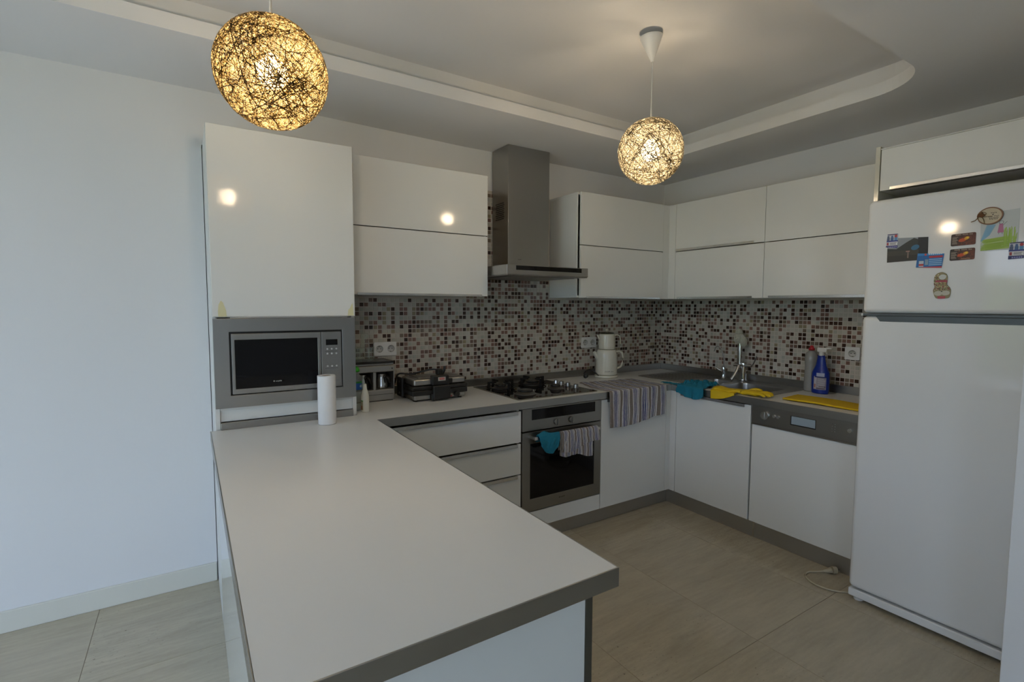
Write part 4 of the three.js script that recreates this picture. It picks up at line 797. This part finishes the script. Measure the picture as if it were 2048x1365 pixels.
{ // contact grill
  const x0 = -2.412, x1 = -2.074, z0 = 0.135, z1 = 0.350;
  const g = thing('contact_grill', 'black and silver contact grill with its cord lying on top', 'contact grill', [-2.24, H, 0.24]);
  const sil = std({ color: lin(0.42, 0.41, 0.39), metalness: 1, roughness: 0.3 });
  for (const [x, z] of [[x0 + 0.03, z0 + 0.03], [x1 - 0.03, z0 + 0.03], [x0 + 0.03, z1 - 0.03], [x1 - 0.03, z1 - 0.03]]) part(g, 'foot', cyl(0.012, 0.014, 0.009, x, H + 0.0048, z, 16), M.black);
  part(g, 'lower_shell', [bx(x0 + 0.012, x1 - 0.006, H + 0.009, 0.897, z0 + 0.01, z1, 0.008)], sil);
  part(g, 'lower_body', bx(x0, x1 + 0.006, 0.894, 0.924, z0, z1 + 0.004, 0.006), M.black);
  part(g, 'upper_body', bx(x0, x1 + 0.008, 0.9245, 0.947, z0, z1 + 0.006, 0.007), M.black);
  const lid = part(g, 'lid', bx(x0 + 0.010, x1 - 0.004, 0.9465, 0.988, z0 + 0.016, z1 - 0.002, 0.014), sil);
  part(lid, 'lid_top', bx(x0 + 0.05, x1 - 0.05, 0.9875, 0.9915, z0 + 0.04, z1 - 0.03, 0.002), M.steelDark);
  part(g, 'hinge_arm', [bx(x0 - 0.012, x0 + 0.004, 0.872, 0.984, z0 + 0.005, z0 + 0.085, 0.006), bx(x1 - 0.004, x1 + 0.010, 0.880, 0.945, z0 + 0.005, z0 + 0.08, 0.006)], M.black);
  part(g, 'hinge_bolt', [cyl(0.006, 0.006, 0.004, x0 - 0.013, 0.958, z0 + 0.05, 14, 'x'), cyl(0.006, 0.006, 0.004, x0 - 0.013, 0.894, z0 + 0.05, 14, 'x')], sil);
  const hd = part(g, 'handle', [bx(-2.300, -2.196, 0.948, 1.006, z1 - 0.012, z1 + 0.024, 0.008), bx(-2.298, -2.190, 0.868, 0.950, z1 + 0.006, z1 + 0.034, 0.008), bx(-2.302, -2.290, H + 0.004, 0.905, z1 + 0.004, z1 + 0.030, 0.004)], M.black);
  part(hd, 'badge', new THREE.PlaneGeometry(0.046, 0.021).translate(-2.242, 0.985, z1 + 0.0246), std({ roughness: 0.4, map: canvasTex(192, 88, (x, w, h) => { x.fillStyle = '#b9b4ae'; x.fillRect(0, 0, w, h); x.fillStyle = '#c12a22'; x.fillRect(34, 18, 124, 44); x.fillStyle = '#d8b9b4'; for (let i = 0; i < 5; i++) x.fillRect(46 + i * 21, 30 + (i % 2) * 3, 15, 20 - (i % 2) * 3); }) }), 'red and white badge');
  part(g, 'dial', [cyl(0.017, 0.015, 0.020, -2.142, 0.889, z1 + 0.012, 24, 'z')], M.black);
  part(g, 'indicator', cyl(0.004, 0.004, 0.003, -2.172, 0.878, z1 + 0.0015, 12, 'z'), M.red, 'red indicator light');
  part(g, 'cord', tube([[x0 - 0.02, 0.945, 0.13], [x0 - 0.005, 0.998, 0.15], [x0 + 0.06, 0.9985, 0.19], [-2.30, 1.016, 0.23], [-2.25, 1.026, 0.25], [-2.225, 1.024, 0.26], [-2.205, 1.012, 0.265]], 0.0052, 64), M.black);
  part(g, 'plug', [bx(-2.228, -2.192, 0.992, 1.030, 0.245, 0.285, 0.010), sweep([[-2.196, 0.996, 0.275], [-2.186, 1.02, 0.285], [-2.183, 1.045, 0.285]], () => [0.010, 0.008], 10), bx(-2.205, -2.172, 0.955, 0.985, z1 + 0.006, z1 + 0.022, 0.006)], M.black);
}

// ---------------------------------------------------------------- plug and cable beside the refrigerator
{
  const c = thing('power_cable', 'cream power cable with a plug lying on the floor beside the refrigerator', 'cable', [-0.74, 0, 1.74]);
  const cab = std({ color: lin(0.50, 0.45, 0.33), roughness: 0.5 });
  part(c, 'cable', tube([[-0.70, 0.008, 1.90], [-0.77, 0.006, 1.862], [-0.82, 0.0055, 1.80], [-0.825, 0.0055, 1.73], [-0.785, 0.0055, 1.672], [-0.735, 0.0065, 1.662], [-0.695, 0.010, 1.690], [-0.665, 0.014, 1.712]], 0.0042, 80), cab);
  part(c, 'plug', [sweep([[-0.672, 0.014, 1.706], [-0.655, 0.016, 1.718], [-0.640, 0.019, 1.728]], (t) => [0.007 + 0.010 * t, 0.006 + 0.009 * t], 14), cyl(0.0185, 0.0175, 0.022, 0, 0, 0, 24, 'z').rotateY(0.95).translate(-0.628, 0.020, 1.737)], cab);
  part(c, 'pins', [cyl(0.0024, 0.0024, 0.020, 0, 0.006, 0, 10, 'z').rotateY(0.95).translate(-0.612, 0.020, 1.748), cyl(0.0024, 0.0024, 0.020, 0, -0.006, 0, 10, 'z').rotateY(0.95).translate(-0.612, 0.020, 1.748), cyl(0.012, 0.012, 0.003, 0, 0, 0, 20, 'z').rotateY(0.95).translate(-0.618, 0.020, 1.744)], M.steelDark);
}

// ---------------------------------------------------------------- cards, magnets and a drawing on the refrigerator
{
  const xf = -0.8086;
  const onDoor = (g, off = 0) => g.rotateY(-Math.PI / 2).translate(xf - 0.0004 - off, 0, 0);    // outline in (z, y)
  function flat(name, label, category, pts, tex, t = 0.0012, off = 0, group) {
    const zs = pts.map((p) => p[0]), ys = pts.map((p) => p[1]), z0 = Math.min(...zs), z1 = Math.max(...zs), y0 = Math.min(...ys), y1 = Math.max(...ys);
    const g = plate(pts, t), p = g.attributes.position, uv = g.attributes.uv;
    for (let i = 0; i < p.count; i++) uv.setXY(i, (p.getX(i) - z0) / (z1 - z0), (p.getY(i) - y0) / (y1 - y0));
    return single(name, onDoor(g, off), std({ map: tex, roughness: 0.45 }), label, category, group);
  }
  const team = canvasTex(192, 256, (x, w, h) => {
    x.fillStyle = '#c3c6cf'; x.fillRect(0, 0, w, h); x.fillStyle = '#3a3d66'; x.fillRect(10, 8, w - 20, 16);
    for (const [cx, c] of [[34, '#4a5878'], [96, '#3f5f8e'], [156, '#4f86b8']]) { x.fillStyle = c; x.fillRect(cx - 24, 66, 48, 52); x.beginPath(); x.arc(cx, 52, 18, 0, 7); x.fill(); }
    x.fillStyle = '#b03a44'; x.beginPath(); x.arc(156, 46, 24, 0, 7); x.fill();
    x.fillStyle = '#2c3a86'; x.fillRect(0, 118, w, 22); x.fillStyle = '#a04048'; x.fillRect(14, 152, 30, 46); x.fillStyle = '#e2e3e8'; x.fillRect(52, 146, 132, 54); x.fillStyle = '#32343c'; x.fillRect(62, 156, 110, 7); x.fillRect(62, 172, 96, 6); x.fillRect(62, 186, 104, 6);
    x.fillStyle = '#2a2c68'; x.fillRect(0, 206, w, 50); x.fillStyle = '#8d8fc4'; for (let i = 0; i < 5; i++) x.fillRect(44 + i * 28, 220, 20, 22);
  });
  flat('photograph', 'dark landscape photograph with a blue patch on the refrigerator', 'photograph', [[1.969, 1.598], [2.116, 1.602], [2.114, 1.696], [1.967, 1.705]], canvasTex(384, 256, (x, w, h) => {
    x.fillStyle = '#8d949a'; x.fillRect(0, 0, w, h); x.fillStyle = '#2b312f'; x.beginPath(); x.moveTo(0, 110); x.lineTo(90, 120); x.lineTo(180, 60); x.lineTo(250, 20); x.lineTo(300, 40); x.lineTo(300, 150); x.lineTo(0, 160); x.fill();
    x.fillStyle = '#151b20'; x.fillRect(288, 0, 96, 190); x.fillStyle = '#3b3a33'; x.fillRect(0, 140, 300, 116); x.fillStyle = '#2e2d28'; x.fillRect(0, 190, w, 66);
    x.fillStyle = '#2f6a8c'; x.beginPath(); x.ellipse(266, 116, 38, 26, -0.3, 0, 7); x.fill(); x.fillStyle = '#a07a72'; x.fillRect(182, 146, 36, 12); x.fillStyle = '#7d6a60'; x.fillRect(196, 160, 14, 60); x.fillStyle = '#23301f'; x.fillRect(330, 180, 54, 76);
  }));
  flat('magnet_card', 'small white and blue card overlapping the dark photograph', 'card', [[1.962, 1.666], [2.005, 1.659], [2.007, 1.722], [1.967, 1.724]], team, 0.0012, 0.0014);
  flat('magnet_card', 'small white and blue card at the corner of the child drawing', 'card', [[2.365, 1.583], [2.408, 1.585], [2.407, 1.648], [2.366, 1.645]], team, 0.0012, 0.0014);
  flat('magnet_card', 'bright blue card with a red stripe and printed lines', 'card', [[2.077, 1.570], [2.165, 1.564], [2.171, 1.622], [2.081, 1.629]], canvasTex(320, 208, (x, w, h) => {
    x.fillStyle = '#1766a8'; x.fillRect(0, 0, w, h); x.fillStyle = '#2b86c8'; x.fillRect(0, 0, w, 34); x.fillStyle = '#c9dceb'; for (let i = 0; i < 7; i++) x.fillRect(142 + i * 23, 9 + (i % 3), 17, 18); x.fillStyle = '#c2413f'; x.beginPath(); x.arc(108, 22, 14, 0, 7); x.fill();
    x.fillStyle = '#b8323f'; x.fillRect(150, 44, 156, 26); x.fillStyle = '#8db8dc'; for (let i = 0; i < 4; i++) x.fillRect(150, 84 + i * 24, 150, 13);
    x.fillStyle = '#b8c6d0'; x.fillRect(34, 104, 56, 80); x.fillStyle = '#b63a3a'; x.fillRect(34, 144, 56, 26); x.fillStyle = '#7f9bb0'; x.fillRect(104, 86, 40, 76); x.fillStyle = '#b5283a'; x.fillRect(60, 186, w - 60, 22); x.fillStyle = '#1c2a6a'; x.fillRect(0, 186, 60, 22);
  }), 0.0012, 0.0014);
  const food = (dark) => canvasTex(320, 160, (x, w, h) => {
    const g = x.createLinearGradient(0, 0, w, 0); g.addColorStop(0, dark ? '#1d1512' : '#34201a'); g.addColorStop(1, '#5d2a18'); x.fillStyle = g; x.fillRect(0, 0, w, h);
    x.fillStyle = '#7b3a22'; for (let i = 0; i < 90; i++) x.fillRect(90 + rnd() * 220, 30 + rnd() * 120, 8 + rnd() * 20, 3 + rnd() * 5);
    x.fillStyle = '#c8501c'; x.beginPath(); x.ellipse(150, 88, 52, 22, -0.15, 0, 7); x.fill(); x.fillStyle = '#e0a028'; x.beginPath(); x.ellipse(206, 66, 34, 20, -0.3, 0, 7); x.fill(); x.fillStyle = '#f0d040'; x.beginPath(); x.ellipse(214, 62, 14, 9, 0, 0, 7); x.fill();
    x.fillStyle = '#a08c78'; for (let i = 0; i < 15; i++) if (i % 6 !== 5) x.fillRect(58 + i * 15, 10 + (i % 3), 11, 15); x.fillStyle = '#a89a88'; for (let i = 0; i < 7; i++) x.fillRect(16, 44 + i * 14, 78 - (i * 17) % 24, 6);
    if (dark) { x.fillStyle = '#a0785f'; for (let i = 0; i < 8; i++) x.fillRect(150 + i * 15, 132, 11, 15); }
  });
  const tilt = (z0, z1, y0, y1, dy) => rrect(z0, z1, y0, y1, 0.005, 4).map(([z, y]) => [z, y + dy * (z - z0)]);
  flat('magnet_card', 'brown and orange food card, upper one of the pair', 'card', tilt(2.190, 2.267, 1.648, 1.696, 0.03), food(false));
  flat('magnet_card', 'dark brown food card, lower one of the pair', 'card', tilt(2.189, 2.267, 1.590, 1.636, 0.02), food(true));
  flat('child_drawing', 'child drawing with green grass, a blue stroke and a pink figure', 'drawing', [[2.283, 1.621], [2.389, 1.62], [2.388, 1.772], [2.278, 1.765]], canvasTex(320, 448, (x, w, h) => {
    x.fillStyle = '#c3c9c9'; x.fillRect(0, 0, w, h); x.lineCap = 'round';
    for (let i = 0; i < 70; i++) { x.strokeStyle = ['#93b23a', '#a3c04a', '#86a82e'][i % 3]; x.lineWidth = 6; x.globalAlpha = 0.75; const yy = 320 + rnd() * 120; x.beginPath(); x.moveTo(4 + rnd() * 60, yy); x.lineTo(180 + rnd() * 130, yy - 10 - rnd() * 20); x.stroke(); }
    for (let i = 0; i < 46; i++) { x.strokeStyle = ['#9fbf45', '#8db13a'][i % 2]; x.lineWidth = 5; const xx = 205 + rnd() * 100; x.beginPath(); x.moveTo(xx, 400); x.lineTo(xx + rr(-8, 12), 190 + rnd() * 110); x.stroke(); }
    x.strokeStyle = '#6fa5c6'; x.lineWidth = 14; for (let i = 0; i < 9; i++) { x.globalAlpha = 0.6; const xx = 40 + i * 8; x.beginPath(); x.moveTo(xx + 20, 160); x.lineTo(xx - 24, 330 - i * 8); x.stroke(); }
    x.globalAlpha = 0.9; x.fillStyle = '#b8688e'; x.beginPath(); x.moveTo(160, 150); x.lineTo(190, 150); x.lineTo(200, 250); x.lineTo(148, 250); x.fill(); x.strokeStyle = '#3b3b44'; x.lineWidth = 3; x.beginPath(); x.arc(176, 136, 18, 0, 7); x.stroke(); x.beginPath(); x.moveTo(190, 170); x.lineTo(222, 130); x.moveTo(160, 250); x.lineTo(158, 264); x.moveTo(186, 250); x.lineTo(188, 264); x.stroke(); x.globalAlpha = 1;
  }), 0.0008);
  const oval = []; for (let i = 0; i < 40; i++) { const a = i / 40 * Math.PI * 2; oval.push([2.306 + 0.038 * Math.cos(a) * (1 + 0.02 * Math.sin(a * 5)), 1.7545 + 0.0335 * Math.sin(a)]); }
  const wood = flat('wooden_magnet', 'oval wooden slice magnet with twine and dried flower', 'magnet', oval, canvasTex(256, 256, (x, w, h) => {
    x.fillStyle = '#7d5638'; x.fillRect(0, 0, w, h); x.fillStyle = '#c2b498'; x.beginPath(); x.ellipse(128, 128, 114, 112, 0, 0, 7); x.fill(); x.fillStyle = '#35332f'; const word = (x0, y0, n) => { for (let i = 0; i < n; i++) x.fillRect(x0 + i * 12, y0 + (i % 3) * 2, 8, 11 - (i % 2) * 3); }; word(136, 82, 5); word(112, 136, 4); word(170, 132, 4); word(122, 156, 8); word(126, 174, 7); x.beginPath(); x.moveTo(157, 124); x.lineTo(147, 112); x.lineTo(152, 106); x.lineTo(157, 110); x.lineTo(162, 106); x.lineTo(167, 112); x.closePath(); x.fill();
  }), 0.006, 0.0012);
  const twine = std({ color: lin(0.20, 0.13, 0.06), roughness: 0.9 });
  part(wood, 'twine_bow', [tube([[xf - 0.010, 1.752, 2.272], [xf - 0.010, 1.742, 2.264], [xf - 0.009, 1.738, 2.252]], 0.0016, 16), tube([[xf - 0.010, 1.752, 2.284], [xf - 0.011, 1.738, 2.290], [xf - 0.010, 1.726, 2.292]], 0.0012, 16), tube([[xf - 0.010, 1.755, 2.27], [xf - 0.012, 1.772, 2.28], [xf - 0.010, 1.764, 2.296], [xf - 0.010, 1.754, 2.284], [xf - 0.010, 1.752, 2.312]], 0.0012, 24)], twine);
  const fl = []; for (let i = 0; i < 14; i++) { const a = i * 2.4; fl.push(new THREE.IcosahedronGeometry(0.0042, 1).translate(xf - 0.011, 1.760 + 0.009 * Math.sin(a) * (i / 14), 2.280 + 0.010 * Math.cos(a) * (i / 14))); }
  part(wood, 'dried_flower', fl, std({ color: lin(0.16, 0.07, 0.03), roughness: 0.9 }));
  const doll = []; for (const [z, y] of [[2.154, 1.438], [2.194, 1.440], [2.200, 1.466], [2.196, 1.482], [2.187, 1.494], [2.187, 1.524], [2.182, 1.538], [2.168, 1.546], [2.153, 1.541], [2.144, 1.528], [2.143, 1.50], [2.146, 1.486], [2.142, 1.468]]) doll.push([z, y]);
  const crv = new THREE.CatmullRomCurve3(doll.map(([z, y]) => V(z, y, 0)), true, 'catmullrom', 0.4).getPoints(60).slice(0, -1).map((v) => [v.x, v.y]);
  flat('doll_magnet', 'flat nesting-doll shaped magnet with red and green pattern', 'magnet', crv, canvasTex(192, 352, (x, w, h) => {
    x.fillStyle = '#8a7f5c'; x.fillRect(0, 0, w, h); const r = () => rnd();
    for (let i = 0; i < 260; i++) { x.fillStyle = ['#8c2f33', '#b39f6a', '#59613a', '#c9bda0', '#5b3c2c'][Math.floor(r() * 5)]; x.beginPath(); x.arc(r() * w, 30 + r() * 220, 3 + r() * 5, 0, 7); x.fill(); }
    x.fillStyle = '#c4c6bf'; x.beginPath(); x.ellipse(96, 66, 40, 34, 0, 0, 7); x.fill(); x.fillStyle = '#a33a4a'; x.fillRect(20, 108, 152, 24); x.fillStyle = '#bdb8a8'; x.beginPath(); x.ellipse(58, 280, 46, 32, 0, 0, 7); x.fill(); x.beginPath(); x.ellipse(138, 276, 46, 32, 0, 0, 7); x.fill(); x.fillStyle = '#b2474f'; x.fillRect(54, 318, 84, 34); x.fillStyle = '#2d2420'; x.beginPath(); x.arc(96, 254, 8, 0, 7); x.fill();
  }), 0.004);
}

// ---------------------------------------------------------------- pendant lamps
{
  const R = 0.1425;
  function strands(n, r0) {
    const pos = [], nor = [], idx = [], SEG = 40;
    for (let s = 0; s < n; s++) {
      const ax = V(rr(-1, 1), rr(-1, 1), rr(-1, 1)).normalize(), e1 = ax.clone().cross(Math.abs(ax.y) < 0.9 ? V(0, 1, 0) : V(1, 0, 0)).normalize(), e2 = ax.clone().cross(e1);
      const tilt = rr(-0.42, 0.42), ph = rnd() * 6.28, len = rr(3.4, 6.2), R0 = R - rr(0.001, 0.005), w = r0 * rr(0.7, 1.35), wo = rnd() * 50;
      for (let i = 0; i <= SEG; i++) {
        const a = ph + len * i / SEG, t = tilt + 0.16 * nz(a * 1.3, wo, 0.5);
        const d = e1.clone().multiplyScalar(Math.cos(a) * Math.cos(t)).addScaledVector(e2, Math.sin(a) * Math.cos(t)).addScaledVector(ax, Math.sin(t)).normalize();
        const T = e1.clone().multiplyScalar(-Math.sin(a)).addScaledVector(e2, Math.cos(a)), B = d.clone().cross(T).normalize();
        const c = d.clone().multiplyScalar(R0 + 0.0012 * nz(a * 2, wo, 8));
        for (let k = 0; k < 4; k++) { const q = k * Math.PI / 2, o = B.clone().multiplyScalar(Math.cos(q)).addScaledVector(d, Math.sin(q)); pos.push(c.x + o.x * w, c.y + o.y * w, c.z + o.z * w); nor.push(o.x, o.y, o.z); }
        if (i < SEG) { const b = pos.length / 3 - 4; for (let k = 0; k < 4; k++) { const k2 = (k + 1) % 4; idx.push(b + k, b + k + 4, b + k2, b + k2, b + k + 4, b + k2 + 4); } }
      }
    }
    const g = new THREE.BufferGeometry(); g.setAttribute('position', new THREE.Float32BufferAttribute(pos, 3)); g.setAttribute('normal', new THREE.Float32BufferAttribute(nor, 3)); g.setIndex(idx); return g;
  }
  const tan = std({ color: lin(0.95, 0.82, 0.55), roughness: 0.76, transmission: 0.78, thickness: 0 });
  const pale = std({ color: lin(0.96, 0.90, 0.76), roughness: 0.76, transmission: 0.78, thickness: 0 });
  const bulbM = std({ color: lin(0.9, 0.88, 0.82), roughness: 0.4, emissive: lin(1, 0.86, 0.62), emissiveIntensity: 18 });
  const holderM = std({ color: lin(0.10, 0.09, 0.075), roughness: 0.6 });
  const cordM = std({ color: lin(0.72, 0.70, 0.66), roughness: 0.5 });
  const lamp = (x, y, z, mat, n, twineM, dark, label, tiltAngle) => {
    const L = thing('pendant_lamp', label, 'pendant lamp', [x, y, z], 'woven ball pendant lamps');
    const cup = lathe([[0.004, 0], [0.0075, 0.001], [0.0085, 0.006], [0.046, 0.096], [0.049, 0.104], [0.047, 0.106], [0.043, 0.096], [0.006, 0.012], [0.004, 0]], 40).rotateZ(tiltAngle);
    part(L, 'ceiling_cup', cup.translate(x, TOP - 0.122, z), M.plasticWhite);
    const hook = part(L, 'hook', cyl(0.005, 0.005, 0.03, x, TOP - 0.0152, z, 12), M.steelDark);
    part(L, 'cord', [cyl(0.0024, 0.0024, TOP - y - 0.10, x, (TOP + y) / 2 + 0.012, z, 10), cyl(0.0045, 0.003, 0.05, x, y + R + 0.022, z, 12)], cordM);
    part(L, 'lamp_holder', cyl(0.014, 0.014, 0.05, x, y + 0.074, z, 24), holderM);
    const b = part(L, 'bulb', lathe([[0, -0.040], [0.014, -0.0375], [0.028, -0.0285], [0.038, -0.012], [0.040, 0.0], [0.038, 0.012], [0.028, 0.0285], [0.016, 0.040], [0.0145, 0.046], [0, 0.046]], 32, x, y, z), bulbM);
    part(L, 'woven_shade', strands(n, 0.00078).translate(x, y, z), mat, 'tangled twine ball', 'stuff');
    part(L, 'dark_twine', strands(dark, 0.00095).translate(x, y, z), twineM, 'darker crossing twine', 'stuff');
    const p = new THREE.PointLight(new THREE.Color(1, 0.79, 0.54), LAMP_CD, 0, 2); p.position.set(0, 0, 0); p.castShadow = true; p.shadow.radius = 2; L.add(p);
    return L;
  };
  lamp(-3.225, 2.022, 1.445, tan, 430, std({ color: lin(0.58, 0.38, 0.17), roughness: 1, transmission: 0.45, thickness: 0 }), 24, 'golden woven twine ball pendant above the peninsula', 0.02);
  lamp(-1.69, 2.084, 1.38, pale, 470, std({ color: lin(0.66, 0.52, 0.34), roughness: 1, transmission: 0.45, thickness: 0 }), 22, 'pale cream woven twine ball pendant in the middle of the kitchen', 0.10);
}
renderer.render(scene, camera);
